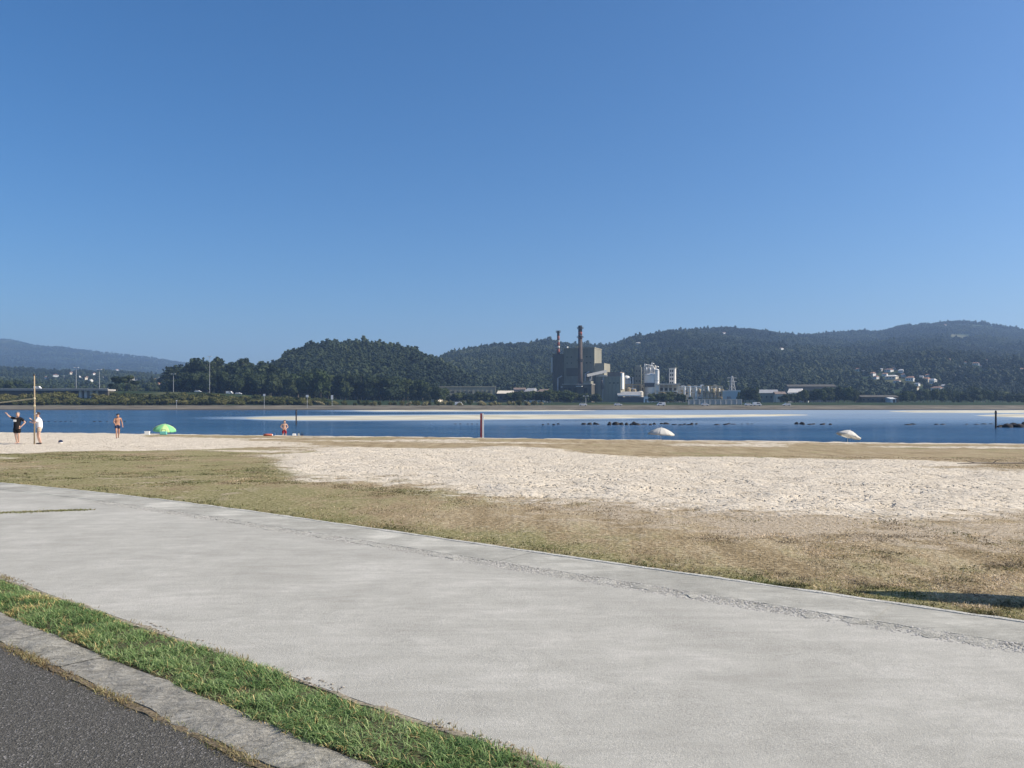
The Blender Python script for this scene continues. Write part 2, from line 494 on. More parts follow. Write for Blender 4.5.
def beach_fields(x, y, z):
    """how sandy, green and bare each spot of the beach is; bounds read off the photograph as ground positions"""
    u, v = uv_of(x, y, z)
    wob = (fbm(x, y, 5, 3) - 0.5)
    d = np.maximum(y, 1.0)
    vv = v + wob * 220 / d * 2.2
    top1 = np.interp(u, [200, 270, 330, 512, 662, 812, 1012, 1300], [458, 453, 448.5, 446.5, 455, 461, 467, 476])
    bot1 = np.interp(u, [200, 262, 300, 400, 512, 662, 812, 1012, 1300], [447, 457, 468, 478, 488, 496, 501, 506, 512])
    sand = img_band(u, vv, top1, bot1, 3.0, 13.0) * (0.86 + 0.25 * smooth(0.3, 0.6, fbm(x, y, 2.5, 57)))
    top2 = np.interp(u, [-400, 0, 200, 330, 420], [420, 430, 437, 443, 446])
    bot2 = np.interp(u, [-400, 0, 120, 200, 260, 330, 420], [452, 453.5, 453, 451, 450, 449, 444])
    s2 = img_band(u, vv, top2, bot2, 1.5, 2.2) * np.interp(u, [180, 300, 420], [1.0, 0.62, 0.0])
    sand = np.maximum(sand, s2)
    # patchy pale wear across the browner right-hand lawn
    wear = img_band(u, v, np.interp(u, [200, 1100], [470, 500]), np.interp(u, [200, 1100], [500, 560]), 12, 25)
    bare = 0.20 + 0.50 * wear * smooth(380, 620, u) + 0.25 * smooth(0.55, 0.75, fbm(x, y, 3.5, 11))
    pp = img_band(u, vv, 488 + 0 * u, np.interp(u, [220, 330], [498, 500]), 3, 3) * smooth(205, 240, u) * smooth(345, 300, u)
    bare = np.maximum(bare, 0.95 * pp * smooth(0.25, 0.75, fbm(x, y, 1.1, 58)))
    g = np.interp(u, [0, 250, 450, 800, 1024], [0.62, 0.58, 0.42, 0.30, 0.30])
    _, c = sc_of(x, y)
    g = g + 0.36 * smooth(8.0, 6.9, c) + 0.8 * (fbm(x, y, 1.6, 5) - 0.5) + 0.7 * (fbm(x, y, 5.0, 6) - 0.5)
    g = g - 0.35 * smooth(452, 440, v)
    w = y + SH * x
    strip = smooth(47, 51, w) * smooth(60, 58, w)
    sand = np.maximum(sand, strip * 0.62 * smooth(0.40, 0.62, fbm(x * 0.35, y, 2.2, 52)))
    sand = np.maximum(sand, 0.8 * smooth(56.9, 57.5, w + 0.8 * (fbm(x, y, 3, 53) - 0.5)) * smooth(60, 58.6, w))
    g = g + strip * 0.9 * (fbm(x * 0.3, y, 2.6, 54) - 0.42)
    wet = smooth(60.5, 64, w)
    return sand, g, bare, wet

wrow = np.concatenate([np.linspace(-80, 2, 18), np.arange(2.4, 16, 0.16), np.arange(16, 36, 0.22), np.arange(36, 72, 0.3), np.linspace(73, 95, 8)])
xcol = np.concatenate([np.linspace(-900, -72, 24), np.arange(-70, -14, 0.4), np.arange(-14, 14, 0.2), np.arange(14, 70, 0.4), np.linspace(72, 900, 24)])
X, W = np.meshgrid(xcol, wrow); X = X.ravel(); W = W.ravel()
Y = W - SH * X
Z = gprof(X, Y)
s_, c_ = sc_of(X, Y)
sand, green, bare, wet = beach_fields(X, Y, Z)
near = smooth(90, 60, np.abs(X)) * smooth(64, 60, W)
dim = fbm(X, Y, 0.85, 21, 2) - 0.5
dim2 = fbm(X * 1.0, Y, 4.5, 31, 2) - 0.5
foot = smooth(0.62, 0.80, vnoise(X, Y, 0.55, 41))
Z = Z + near * (np.clip(sand, 0, 1) * (0.10 * dim - 0.055 * foot + 0.05 * dim2) + (1 - np.clip(sand, 0, 1)) * (0.03 * dim + 0.04 * dim2)) * smooth(6.7, 8.5, c_)
Z = np.where(c_ < 6.95, Z - 0.045 * smooth(6.95, 6.62, c_), Z)
me = np_mesh('beach', np.stack([X, Y, Z], 1), grid_faces(len(wrow), len(xcol)), dict(sand=sand, green=green, bare=bare, wet=wet), True)
tag(link_mesh('beach', me, M['beach']), kind='structure')

# ------------------------------------------------------------------ strips along the path
def strip(name, c0, c1, s0, s1, mat, dz=0.0, ds=0.12, nc=10, jit=0.02, seed=1, crown=0.0, rough=0.0, parent=None, skirt=0.10, gscale=0.35):
    sv = np.linspace(s0, s1, max(2, int(round((s1 - s0) / ds)) + 1)); cv = np.linspace(0, 1, nc)
    Sg, Tg = np.meshgrid(sv, cv, indexing='ij')
    e0 = c0 + jit * (fbm(Sg, Sg * 0 + seed, gscale, seed) - 0.5) * 2
    e1 = c1 + jit * (fbm(Sg, Sg * 0 + seed + 9, gscale, seed + 5) - 0.5) * 2
    Cg = e0 + (e1 - e0) * Tg
    x, y = xy_of(Sg, Cg)
    z = gprof(x, y) + dz + crown * (1 - (2 * Tg - 1) ** 2) + rough * (fbm(Sg, Cg, 0.16, 77) - 0.5)
    # skirt on both long sides so the strip has thickness
    lo0 = np.stack([x[:, 0], y[:, 0], z[:, 0] - skirt], -1)[:, None]; lo1 = np.stack([x[:, -1], y[:, -1], z[:, -1] - skirt], -1)[:, None]
    P = np.concatenate([lo0, np.stack([x, y, z], -1), lo1], 1)
    me = np_mesh(name, P.reshape(-1, 3), grid_faces(len(sv), nc + 2)[:, ::-1], None, False)
    return link_mesh(name, me, mat, parent)

tag(strip('asphalt_road', -6.0, 2.07, -40, 30, M['asphalt'], 0.008, 0.4, 30, 0.02, 2), kind='structure')
kerb = empty('kerb', (0, 0, 0)); tag(kerb, kind='structure')
tag(strip('kerb_bed', 2.085, 2.38, -24, 9, M['kerb'], 0.010, 0.1, 5, 0.01, 90, 0, 0.006, kerb), kind='structure')
tag(strip('joint_soil', 2.06, 2.108, -24, 9, M['soil_dry'], 0.0105, 0.02, 6, 0.016, 91, 0.002, 0.016, kerb, 0.05, 0.09), kind='structure')
s = -22.0; k = 0
while s < 8:
    L = random.uniform(0.82, 1.12)
    strip('kerb_stone', 2.10 + random.uniform(-0.012, 0.012), 2.372, s + 0.002, s + L - 0.002, M['kerb'], 0.013 + random.uniform(-0.001, 0.002), (L - 0.004) / 26, 12,
          0.020, 100 + k, 0.006, 0.030, kerb, 0.12, 0.12)
    s += L; k += 1
tag(strip('edge_soil', 2.83, 2.88, -24, 8, M['soil_edge'], 0.0125, 0.02, 6, 0.035, 92, 0.003, 0.014, None, 0.05, 0.12), kind='structure')
tag(strip('verge', 2.36, 2.875, -25, 9, M['soil'], 0.004, 0.06, 8, 0.02, 7, 0.02, 0.03), kind='structure')
path = strip('concrete_path', 2.862, 6.10, -42, 26, M['path'], 0.014, 0.14, 30, 0.014, 9, 0.012, 0.0)
tag(path, kind='structure')
# the far edging: cast slabs of uneven length, a few paler
s = -40.0; k = 0
while s < 22:
    L = random.choice([1.4, 2.1, 2.6, 3.3])
    strip('edging_slab', 6.17 + random.uniform(-0.012, 0.012), 6.80 + random.uniform(-0.015, 0.015), s + 0.0015, s + L - 0.0015, M['edging'], 0.018 + random.uniform(-0.002, 0.002), (L - 0.003) / max(6, int(L / 0.12)), 9,
          0.016, 300 + k, 0.004, 0.006, path, 0.12, 0.2)
    s += L; k += 1
# exposed stones in the joint between path and edging
def pebbles(name, n, s0, s1, c0, c1, r0, r1, cols, parent, dz=0.016, weight=None):
    ss = rng.uniform(s0, s1, n); cc = c0 + (c1 - c0) * rng.uniform(0, 1, n)
    if weight is not None:
        keep = rng.uniform(0, 1, n) < weight(ss, cc); ss = ss[keep]; cc = cc[keep]; n = len(ss)
    x, y = xy_of(ss, cc); z = gprof(x, y) + dz
    r = rng.uniform(r0, r1, n)
    base = np.array([(1, 0, 0), (0.3, 0.95, 0), (-0.8, 0.6, 0), (-0.8, -0.6, 0), (0.3, -0.95, 0), (0.1, 0, 0.7), (0.1, 0, -0.6)])
    f = np.array([(0, 1, 5), (1, 2, 5), (2, 3, 5), (3, 4, 5), (4, 0, 5)])
    a = rng.uniform(0, 6.28, n)
    B = base[None] * (1 + rng.uniform(-0.3, 0.3, (n, 7, 1)))
    bx = B[..., 0] * np.cos(a)[:, None] - B[..., 1] * np.sin(a)[:, None]; by = B[..., 0] * np.sin(a)[:, None] + B[..., 1] * np.cos(a)[:, None]
    P = np.stack([x[:, None] + bx * r[:, None], y[:, None] + by * r[:, None], z[:, None] + B[..., 2] * r[:, None] * 0.45], -1)
    Fc = (f[None] + 7 * np.arange(n)[:, None, None]).reshape(-1, 3)
    cols = np.array(cols); ci = cols[rng.integers(0, len(cols), n)] * rng.uniform(0.75, 1.2, (n, 1))
    me = np_mesh(name, P.reshape(-1, 3), Fc, dict(col=np.repeat(ci, 7, 0)))
    return tag(link_mesh(name, me, M['pebble'], parent), kind='stuff')
strip('edge_lip', 6.775, 6.835, -40, 22, M['lip_concrete'], 0.023, 0.06, 5, 0.018, 57, 0.002, 0.010, path, 0.06, 0.3)
strip('joint_bed', 6.06, 6.78, -40, 22, M['edging'], 0.0145, 0.06, 14, 0.012, 55, 0.0, 0.004, path)
strip('rough_joint', 6.0, 6.19, -13, 20, M['rough'], 0.0160, 0.02, 14, 0.07, 56, 0.0, 0.018, path, 0.02, 0.10)
pebbles('joint_gravel', 16000, -13, 8, 5.93, 6.2, 0.005, 0.013, [(0.44, 0.43, 0.39), (0.40, 0.39, 0.36), (0.33, 0.32, 0.29), (0.50, 0.48, 0.44)], path, 0.017,
        lambda a, c: 0.35 + 0.65 * smooth(0.4, 0.6, fbm(a, a * 0, 0.5, 77)))
# crumbs along the near edge of the path
pebbles('edge_gravel', 2600, -14, 5, 2.83, 2.93, 0.004, 0.012, [(0.30, 0.27, 0.22), (0.40, 0.37, 0.32), (0.18, 0.15, 0.11)], path, 0.018,
        lambda a, c: smooth(0.42, 0.6, fbm(a, a * 0, 0.6, 78)))

# ------------------------------------------------------------------ grass
def blades(name, x, y, z, h, w, lean, cols, tip_gain=1.3, segs=2, parent=None):
    """many bent grass blades in one mesh"""
    n = len(x)
    a = rng.uniform(0, 2 * math.pi, n); dx = np.cos(a); dy = np.sin(a)
    fa = a + math.pi / 2 + rng.uniform(-0.6, 0.6, n); fx = np.cos(fa) * w / 2; fy = np.sin(fa) * w / 2
    rows = []
    colrows = []
    for k in range(segs + 1):
        t = k / segs
        off = lean * h * t ** 1.7
        zz = h * t * np.sqrt(np.maximum(0.15, 1 - (lean * t * 0.8) ** 2))
        cx = x + dx * off; cy = y + dy * off
        ww = (1 - t) ** 0.7 if k < segs else 0
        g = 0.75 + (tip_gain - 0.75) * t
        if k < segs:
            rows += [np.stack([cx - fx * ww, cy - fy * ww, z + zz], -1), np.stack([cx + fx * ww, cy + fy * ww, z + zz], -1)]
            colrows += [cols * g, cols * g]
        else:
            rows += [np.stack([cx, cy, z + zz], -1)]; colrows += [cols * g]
    nv = 2 * segs + 1
    P = np.stack(rows, 1).reshape(-1, 3); C = np.stack(colrows, 1).reshape(-1, 3)
    tri = []
    for k in range(segs):
        a0 = 2 * k
        if k < segs - 1: tri += [(a0, a0 + 1, a0 + 3), (a0, a0 + 3, a0 + 2)]
        else: tri += [(a0, a0 + 1, a0 + 2)]
    Fc = (np.array(tri)[None] + nv * np.arange(n)[:, None, None]).reshape(-1, 3)
    me = np_mesh(name, P, Fc, dict(col=C))
    return tag(link_mesh(name, me, M['blade'], parent), kind='stuff')

def pick(cols, f):
    cols = np.array(cols, float); p = np.clip(f, 0, 0.999) * (len(cols) - 1)
    i = p.astype(int); t = (p - i)[:, None]
    return cols[i] * (1 - t) + cols[i + 1] * t

# green verge between kerb and path
n = 130000
ss = rng.uniform(-13, 4, n); cc = 2.34 + rng.uniform(0, 1, n) * 0.55
edge = np.minimum(cc - (2.365 + 0.06 * (vnoise(ss, ss * 0, 0.22, 5) - 0.4)), (2.868 - 0.055 * smooth(0.45, 0.75, vnoise(ss, ss * 0, 0.7, 8)) - 0.02 * vnoise(ss, ss * 0, 0.1, 9)) - cc)
den = smooth(-0.015, 0.03, edge) * (0.30 + 0.70 * smooth(0.36, 0.58, fbm(ss, cc, 0.11, 12)))
keep = rng.uniform(0, 1, n) < den
ss, cc, edge = ss[keep], cc[keep], edge[keep]; n = len(ss)
x, y = xy_of(ss, cc); z = gprof(x, y) + 0.01
clump = fbm(ss, cc, 0.16, 14)
h = (0.026 + 0.080 * clump * rng.uniform(0.3, 1.2, n)) * (0.6 + 0.4 * smooth(0, 0.1, edge))
f = np.clip(0.15 + 0.75 * rng.beta(2, 2.4, n) + 0.5 * (fbm(ss, cc, 0.4, 19) - 0.5), 0, 1)
cols = pick([(0.018, 0.042, 0.014), (0.050, 0.095, 0.030), (0.105, 0.165, 0.055), (0.20, 0.255, 0.11), (0.34, 0.36, 0.21)], f)
dry = rng.uniform(0, 1, n) < (0.045 + 0.20 * smooth(0.06, 0.0, edge) + 0.5 * smooth(0.70, 0.8, fbm(ss, cc, 0.35, 99)))
cols[dry] = pick([(0.30, 0.22, 0.09), (0.42, 0.34, 0.16)], rng.uniform(0, 1, dry.sum()))
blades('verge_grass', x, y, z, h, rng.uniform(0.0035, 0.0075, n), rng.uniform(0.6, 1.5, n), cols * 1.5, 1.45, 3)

# weeds in the joint between asphalt and kerb, dry and mossy
n = 30000
ss = rng.uniform(-12, 4, n); cc = 2.083 + rng.normal(0, 0.022, n)
keep = rng.uniform(0, 1, n) < smooth(0.32, 0.62, fbm(ss, ss * 0, 0.45, 61)) * 0.85 + 0.15
ss, cc = ss[keep], cc[keep]; n = len(ss); x, y = xy_of(ss, cc)
cols = pick([(0.13, 0.085, 0.04), (0.25, 0.18, 0.085), (0.38, 0.32, 0.17), (0.20, 0.20, 0.075), (0.10, 0.14, 0.035)], np.clip(rng.uniform(0, 0.75, n) + 0.8 * (fbm(ss, ss * 0, 0.6, 62) - 0.4), 0, 1))
blades('joint_weeds', x, y, gprof(x, y) + 0.002, rng.uniform(0.012, 0.038, n), rng.uniform(0.004, 0.007, n), rng.uniform(0.4, 1.3, n), cols, 1.2, 2)

# tufts and dead stems fringing the near edge of the path
n = 6000
ss = rng.uniform(-13, 4, n); cc = 2.868 + rng.normal(0, 0.018, n)
keep = rng.uniform(0, 1, n) < smooth(0.5, 0.72, fbm(ss, ss * 0, 0.5, 71)) * 0.85 + 0.03
ss, cc = ss[keep], cc[keep]; n = len(ss); x, y = xy_of(ss, cc)
cols = pick([(0.20, 0.14, 0.06), (0.36, 0.28, 0.13), (0.14, 0.17, 0.045)], rng.uniform(0, 1, n))
blades('edge_weeds', x, y, gprof(x, y) + 0.012, rng.uniform(0.012, 0.05, n), rng.uniform(0.003, 0.006, n), rng.uniform(0.3, 1.2, n), cols, 1.2, 2)

# grass in the crack across the path, far left
n = 2500
px = rng.uniform(0, 1, n); a0 = ground_at(-60, 517.5); a1 = ground_at(88, 511.5)
x = a0.x + (a1.x - a0.x) * px + rng.normal(0, 0.05, n); y = a0.y + (a1.y - a0.y) * px + rng.normal(0, 0.09, n) * (1 - 0.6 * px)
keep = fbm(x, y, 0.5, 81) > 0.42
x, y = x[keep], y[keep]; n = len(x)
cols = pick([(0.16, 0.13, 0.05), (0.16, 0.19, 0.05), (0.30, 0.26, 0.11)], rng.uniform(0, 1, n))
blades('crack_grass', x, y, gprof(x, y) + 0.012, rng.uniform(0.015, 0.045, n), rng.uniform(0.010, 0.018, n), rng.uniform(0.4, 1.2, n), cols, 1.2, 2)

# dry lawn between the path and the sand
n = 640000
Yr = 5.2 * (34 / 5.2) ** (rng.uniform(0, 1, n) ** 1.15)
ur = rng.uniform(-90, 1140, n)
x = (ur - 512) / F * Yr; y = Yr
s_, c_ = sc_of(x, y)
z = gprof(x, y)
sand, green, bare, _ = beach_fields(x, y, z)
p = smooth(6.78, 6.95, c_ + 0.05 * (vnoise(s_, s_ * 0, 0.3, 2) - 0.5)) * (1 - smooth(0.06, 0.42, sand)) * (1 - 0.75 * smooth(0.35, 0.8, bare + 0.5 * (fbm(x, y, 0.5, 91) - 0.5)))
p = p * (0.25 + 0.75 * smooth(0.35, 0.62, fbm(x, y, 0.30, 93)))
keep = rng.uniform(0, 1, n) < p
x, y, z, green, c_ = x[keep], y[keep], z[keep], green[keep], c_[keep]; n = len(x)
dist = np.sqrt(x * x + y * y)
f = np.clip(green - 0.02 + 2.2 * (fbm(x, y, 0.45, 95) - 0.5) + rng.normal(0, 0.24, n), 0, 1)
cols = pick([(0.62, 0.50, 0.34), (0.48, 0.37, 0.22), (0.36, 0.28, 0.145), (0.26, 0.225, 0.095), (0.17, 0.17, 0.058), (0.11, 0.135, 0.040)], f)
cols = cols * (rng.uniform(0.5, 1.15, (n, 1)) * (0.45 + 0.85 * smooth(0.3, 0.66, fbm(x, y, 0.24, 96)))[:, None])
lush = smooth(7.6, 6.85, c_) + 0.9 * smooth(0.62, 0.75, fbm(x, y, 0.5, 98))
h = rng.uniform(0.010, 0.026, n) * (1 + 0.7 * lush) * (0.6 + 0.8 * fbm(x, y, 0.35, 97))
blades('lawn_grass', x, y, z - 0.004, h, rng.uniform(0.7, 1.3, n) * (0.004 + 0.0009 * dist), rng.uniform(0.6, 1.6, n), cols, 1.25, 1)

# ================================================================== water
WZ = -2.5
SANDBARS = [  # (u, v_far, v_near) along the bar
    [(240, 417.6, 418.4), (262, 417.0, 419.4), (300, 416.4, 420.2), (360, 415.8, 420.4), (430, 415.2, 420.0), (500, 414.6, 419.4), (560, 414.6, 418.9), (620, 414.8, 418.4), (690, 415.0, 417.6), (760, 415.0, 416.4), (810, 414.6, 415.2)],
    [(350, 410.5, 410.8), (375, 410.2, 411.3), (430, 410.1, 411.3), (500, 410.1, 411.2), (560, 410.3, 411.0), (600, 410.5, 410.8)],
    [(885, 411.2, 411.6), (910, 410.8, 412.5), (960, 410.4, 412.8), (1030, 410.2, 413.2), (1150, 410.2, 414.0)],
    [(975, 415.4, 415.8), (1000, 414.6, 416.8), (1030, 414.2, 417.6), (1120, 413.6, 418.6), (1250, 413.5, 419)],
]
def water_pt(u, v):
    Yw = (EYE - WZ) * F / (v - HZ)
    return (u - 512) / F * Yw, Yw

yr = np.concatenate([np.linspace(-300, 55, 20), np.geomspace(60, 620, 150), np.linspace(650, 1500, 8)])
uc = np.linspace(-1500, 2500, 301)
Yg, Ug = np.meshgrid(yr, uc, indexing='ij')
Xg = np.where(Yg > 55, (Ug - 512) / F * np.maximum(Yg, 55), (Ug - 512) / F * 55 + 0 * Yg)
Vg = HZ + (EYE - WZ) * F / np.maximum(Yg, 20)
shal = np.zeros_like(Xg)
for bar in SANDBARS:
    b = np.array(bar)
    mid = np.interp(Ug, b[:, 0], (b[:, 1] + b[:, 2]) / 2); hw = np.interp(Ug, b[:, 0], (b[:, 2] - b[:, 1]) / 2)
    inside = smooth(b[0, 0] - 60, b[0, 0] + 30, Ug) * smooth(b[-1, 0] + 60, b[-1, 0] - 30, Ug)
    shal = np.maximum(shal, inside * smooth(1.5, 0.0, np.abs(Vg - mid) - hw))
# shoals on the far right and beyond the bars read paler
shal = np.maximum(shal, 0.85 * smooth(420, 640, Ug) * smooth(416.5, 413.0, Vg))
shal = np.maximum(shal, 0.45 * smooth(350, 480, Ug) * smooth(950, 800, Ug) * img_band(Ug, Vg, 420 + 0 * Vg, 425 + 0 * Vg, 2, 3))
shal = np.maximum(shal, 0.75 * smooth(600, 800, Ug) * smooth(430.0, 412.0, Vg))
shal = np.clip(shal * (0.75 + 0.5 * fbm(Xg, Yg, 60, 6)), 0, 1)
me = np_mesh('sea_water', np.stack([Xg, Yg, 0 * Xg + WZ], -1).reshape(-1, 3), grid_faces(*Xg.shape), dict(shallow=shal.ravel()), True)
tag(link_mesh('sea_water', me, M['water']), kind='structure')

for bi, bar in enumerate(SANDBARS):
    b = np.array(bar)
    us = np.linspace(b[0, 0], b[-1, 0], 90)
    far = np.interp(us, b[:, 0], b[:, 1]); nea = np.interp(us, b[:, 0], b[:, 2])
    T = np.linspace(0, 1, 9)
    Vq = nea[:, None] + (far - nea)[:, None] * T[None] + 0.3 * (fbm(us[:, None] + 0 * T, T[None] + 0 * us[:, None], 12, 40 + bi) - 0.5)
    Yq = (EYE - WZ) * F / (Vq - HZ); Xq = (us[:, None] - 512) / F * Yq
    hh = 0.42 * np.sin(math.pi * T)[None] ** 0.7 * np.minimum(1, np.minimum(us - us[0], us[-1] - us) / 30)[:, None]
    hh = hh + 0.10 * (fbm(Xq, Yq, 12, 50 + bi) - 0.5) - 0.05
    me = np_mesh('sandbar', np.stack([Xq, Yq, WZ + hh], -1).reshape(-1, 3), grid_faces(*Xq.shape)[:, ::-1], None, True)
    tag(link_mesh('sandbar', me, M['bar']), kind='structure')

# ================================================================== far shore and hills (one sheet)
def crest(pts):
    a = np.array(pts, float)
    return lambda u: np.interp(u, a[:, 0], a[:, 1])
RIDGES = [
    # name, crest row by u, distance by u, foot distance by u, tree allowance (m), shape
    ('blue', crest([(-900, 376), (-250, 342), (-100, 340.5), (0, 342), (40, 345), (70, 348), (100, 351), (150, 357), (190, 364), (260, 369), (350, 380), (520, 396)]), crest([(-900, 5200), (520, 5200)]), crest([(-900, 2600), (520, 2600)]), 10, 1.0),
    ('town', crest([(-900, 372), (-200, 368), (0, 368), (40, 370), (70, 371), (110, 371.5), (150, 374), (180, 378), (300, 388), (420, 396)]), crest([(-900, 1900), (420, 1900)]), crest([(-900, 800), (420, 800)]), 9, 1.0),
    ('round', crest([(60, 400), (120, 392), (170, 377), (200, 372), (240, 371), (270, 369.5), (279, 365.5), (284, 360), (293, 356), (308, 351), (325, 348.5), (350, 348), (375, 348.5), (398, 350.5), (412, 353.5), (424, 359), (436, 364), (450, 369), (475, 382), (520, 398)]), crest([(60, 1000), (520, 1000)]), crest([(60, 640), (520, 640)]), 12, 0.9),
    ('long', crest([(300, 384), (400, 366), (430, 361), (445, 357), (470, 351), (490, 348), (520, 346), (545, 343), (560, 345), (590, 347), (610, 346), (625, 340), (650, 335), (670, 331), (700, 329.5), (730, 329), (760, 332), (800, 334), (850, 334), (880, 331.5), (900, 326), (940, 323.5), (980, 327.5), (1010, 331), (1040, 333), (1100, 336), (1300, 344), (1900, 362)]),
        crest([(300, 1500), (430, 1550), (600, 1900), (700, 2100), (900, 2700), (1900, 2800)]), crest([(300, 760), (900, 740), (1900, 740)]), 11, 0.85),
    ('spur', crest([(560, 392), (640, 380), (700, 368), (760, 358), (800, 352), (850, 354), (900, 366), (940, 378), (1000, 388), (1060, 396)]), crest([(560, 1250), (1060, 1450)]), crest([(560, 720), (1060, 720)]), 11, 0.9),
    ('road', crest([(-900, 389), (0, 390.5), (110, 391), (200, 392.5), (300, 398), (380, 401.5), (460, 402.5), (1900, 402.5)]), crest([(-900, 560), (1900, 560)]), crest([(-900, 470), (1900, 470)]), 0, 1.0),
]
def terrain(u, Y):
    x = (u - 512) / F * Y
    z = np.interp(Y, [380, 404, 409, 425, 436, 470], [-6, -3.4, -2.45, -1.75, -0.6, 0.1]) * 1.0
    z = np.where(Y > 470, 0.1 + (Y - 470) * 0.006, z)
    for name, vt, Df, Ff, tree, pw in RIDGES:
        tree = tree * 0.6
        Dd = Df(u); Fo = Ff(u)
        top = EYE + (HZ - vt(u)) / F * Dd - tree
        t = np.clip((Y - Fo) / (Dd - Fo), 0, 1)
        if name == 'road':
            r = top * smooth(0, 0.9, t)
            r = np.where(Y > 620, r * np.clip(1 - (Y - 620) / 500, 0.35, 1), r)
        else:
            prof = np.sin(t * math.pi / 2) ** 1.15 if name == 'round' else t ** pw * (0.8 + 0.2 * t)
            back = np.where(Y > Dd, np.exp(-((Y - Dd) / (0.45 * Dd)) ** 2), 1)
            amp = np.maximum(top, 0)
            r = amp * prof * back + amp * 0.22 * (fbm(x, Y, 330, 60) - 0.5) * np.minimum(1, 3 * t) * (1 - 0.93 * smooth(0.72, 1.0, t) * (Y <= Dd))
        z = np.maximum(z, np.where(t > 0, r, -99))
    return z + np.where(Y > 640, 1.2 * (fbm(x, Y, 60, 66) - 0.5), 0)

uh = np.arange(-900, 1901, 7.0)
yh = np.concatenate([np.linspace(380, 480, 26), np.geomspace(487, 6800, 150)])
Ug, Yg = np.meshgrid(uh, yh)
Zg = terrain(Ug, Yg)
bank = smooth(462, 446, Yg) + 0 * Zg
tide = smooth(419, 412, Yg + 6 * (fbm((Ug - 512), Yg, 25, 3) - 0.5))
me = np_mesh('hills', np.stack([(Ug - 512) / F * Yg, Yg, Zg], -1).reshape(-1, 3), grid_faces(len(yh), len(uh)), dict(bank=bank.ravel(), tidewrack=tide.ravel()), True)
tag(link_mesh('hills', me, M['hills']), kind='structure')
def land(u, Y):
    return float(terrain(np.array([float(u)]), np.array([float(Y)]))[0])

# ================================================================== VEGETATION
def crown_mesh(name, lobes, nleaf, leaf, seed, mat, core=0.82, flat=0.0, icod=2):
    r = np.random.default_rng(seed)
    V = []; Fq = []; b = 0
    # leafy mass inside each lobe, lumpy
    bm = bmesh.new(); bmesh.ops.create_icosphere(bm, subdivisions=icod, radius=1)
    iv = np.array([v.co[:] for v in bm.verts]); itri = np.array([[v.index for v in f.verts] for f in bm.faces]); bm.free()
    tris = []
    for (cx, cy, cz, rx, ry, rz) in lobes:
        k = core * (1 + r.uniform(-0.22, 0.22, (len(iv), 1)))
        V.append(iv * k * np.array([rx, ry, rz]) + np.array([cx, cy, cz])); tris.append(itri + b); b += len(iv)
    L = np.array(lobes); area = (L[:, 3] * L[:, 4] + L[:, 4] * L[:, 5] + L[:, 3] * L[:, 5]); pr = area / area.sum()
    li = r.choice(len(L), nleaf, p=pr)
    d = r.normal(size=(nleaf, 3)); d /= np.linalg.norm(d, axis=1)[:, None]
    rad = r.uniform(0.78, 1.16, (nleaf, 1))
    c = L[li, :3] + d * L[li, 3:] * rad
    nrm = d + r.normal(size=(nleaf, 3)) * 0.7; nrm[:, 2] += flat; nrm /= np.linalg.norm(nrm, axis=1)[:, None]
    t = np.cross(nrm, r.normal(size=(nleaf, 3))); t /= np.linalg.norm(t, axis=1)[:, None]
    w = np.cross(nrm, t)
    sz = leaf * r.uniform(0.55, 1.5, (nleaf, 1))
    q = np.stack([c - t * sz, c - w * sz * 0.6, c + t * sz, c + w * sz * 0.6], 1).reshape(-1, 3)
    V.append(q)
    base = b + 4 * np.arange(nleaf)[:, None]
    tris.append(base + np.array([0, 1, 2])); tris.append(base + np.array([0, 2, 3]))
    me = np_mesh(name, np.concatenate(V), np.concatenate(tris))
    me.materials.append(mat)
    return me

def rlobes(seed, kind, H, Wd):
    r = random.Random(seed); L = []
    if kind == 'tall':            # eucalyptus: tiers of clumps up a tall stem
        for k in range(11):
            t = 0.28 + 0.68 * k / 10
            sp = Wd * 0.5 * (1 - 0.75 * abs(t - 0.6)) * r.uniform(0.4, 0.9)
            a = r.uniform(0, 6.28); q = Wd * r.uniform(0.20, 0.32) * (1.15 - 0.5 * t)
            L.append((sp * math.cos(a) * 0.6, sp * math.sin(a) * 0.6, H * t, q, q, q * r.uniform(0.8, 1.3)))
    elif kind == 'round':
        for k in range(10):
            a = r.uniform(0, 6.28); t = r.uniform(0.32, 0.84); rr = Wd * 0.32 * math.sin(math.pi * min(0.95, t)) * r.uniform(0.4, 1.0)
            q = Wd * r.uniform(0.18, 0.29)
            L.append((rr * math.cos(a), rr * math.sin(a), H * t, q, q, q * r.uniform(0.7, 1.0)))
        L.append((0, 0, H * 0.82, Wd * 0.24, Wd * 0.24, H * 0.17))
    elif kind == 'pine':          # umbrella pine
        for k in range(9):
            a = r.uniform(0, 6.28); rr = Wd * 0.36 * math.sqrt(r.random()); q = Wd * r.uniform(0.16, 0.25)
            L.append((rr * math.cos(a), rr * math.sin(a), H * r.uniform(0.62, 0.86), q, q, q * 0.6))
    elif kind == 'slim':
        for k in range(8):
            t = 0.14 + 0.78 * k / 7; q = Wd * 0.42 * (1 - 0.75 * (t - 0.2) ** 2) * (1.05 - 0.5 * t) * r.uniform(0.85, 1.1)
            L.append((r.uniform(-.1, .1) * Wd, r.uniform(-.1, .1) * Wd, H * t, q, q, H * 0.10))
    elif kind == 'shrub':
        for k in range(9):
            a = r.uniform(0, 6.28); rr = Wd * 0.40 * math.sqrt(r.random()); q = Wd * r.uniform(0.14, 0.24)
            L.append((rr * math.cos(a), rr * math.sin(a) * 0.7, H * r.uniform(0.25, 0.72), q, q, H * r.uniform(0.18, 0.3)))
    return L

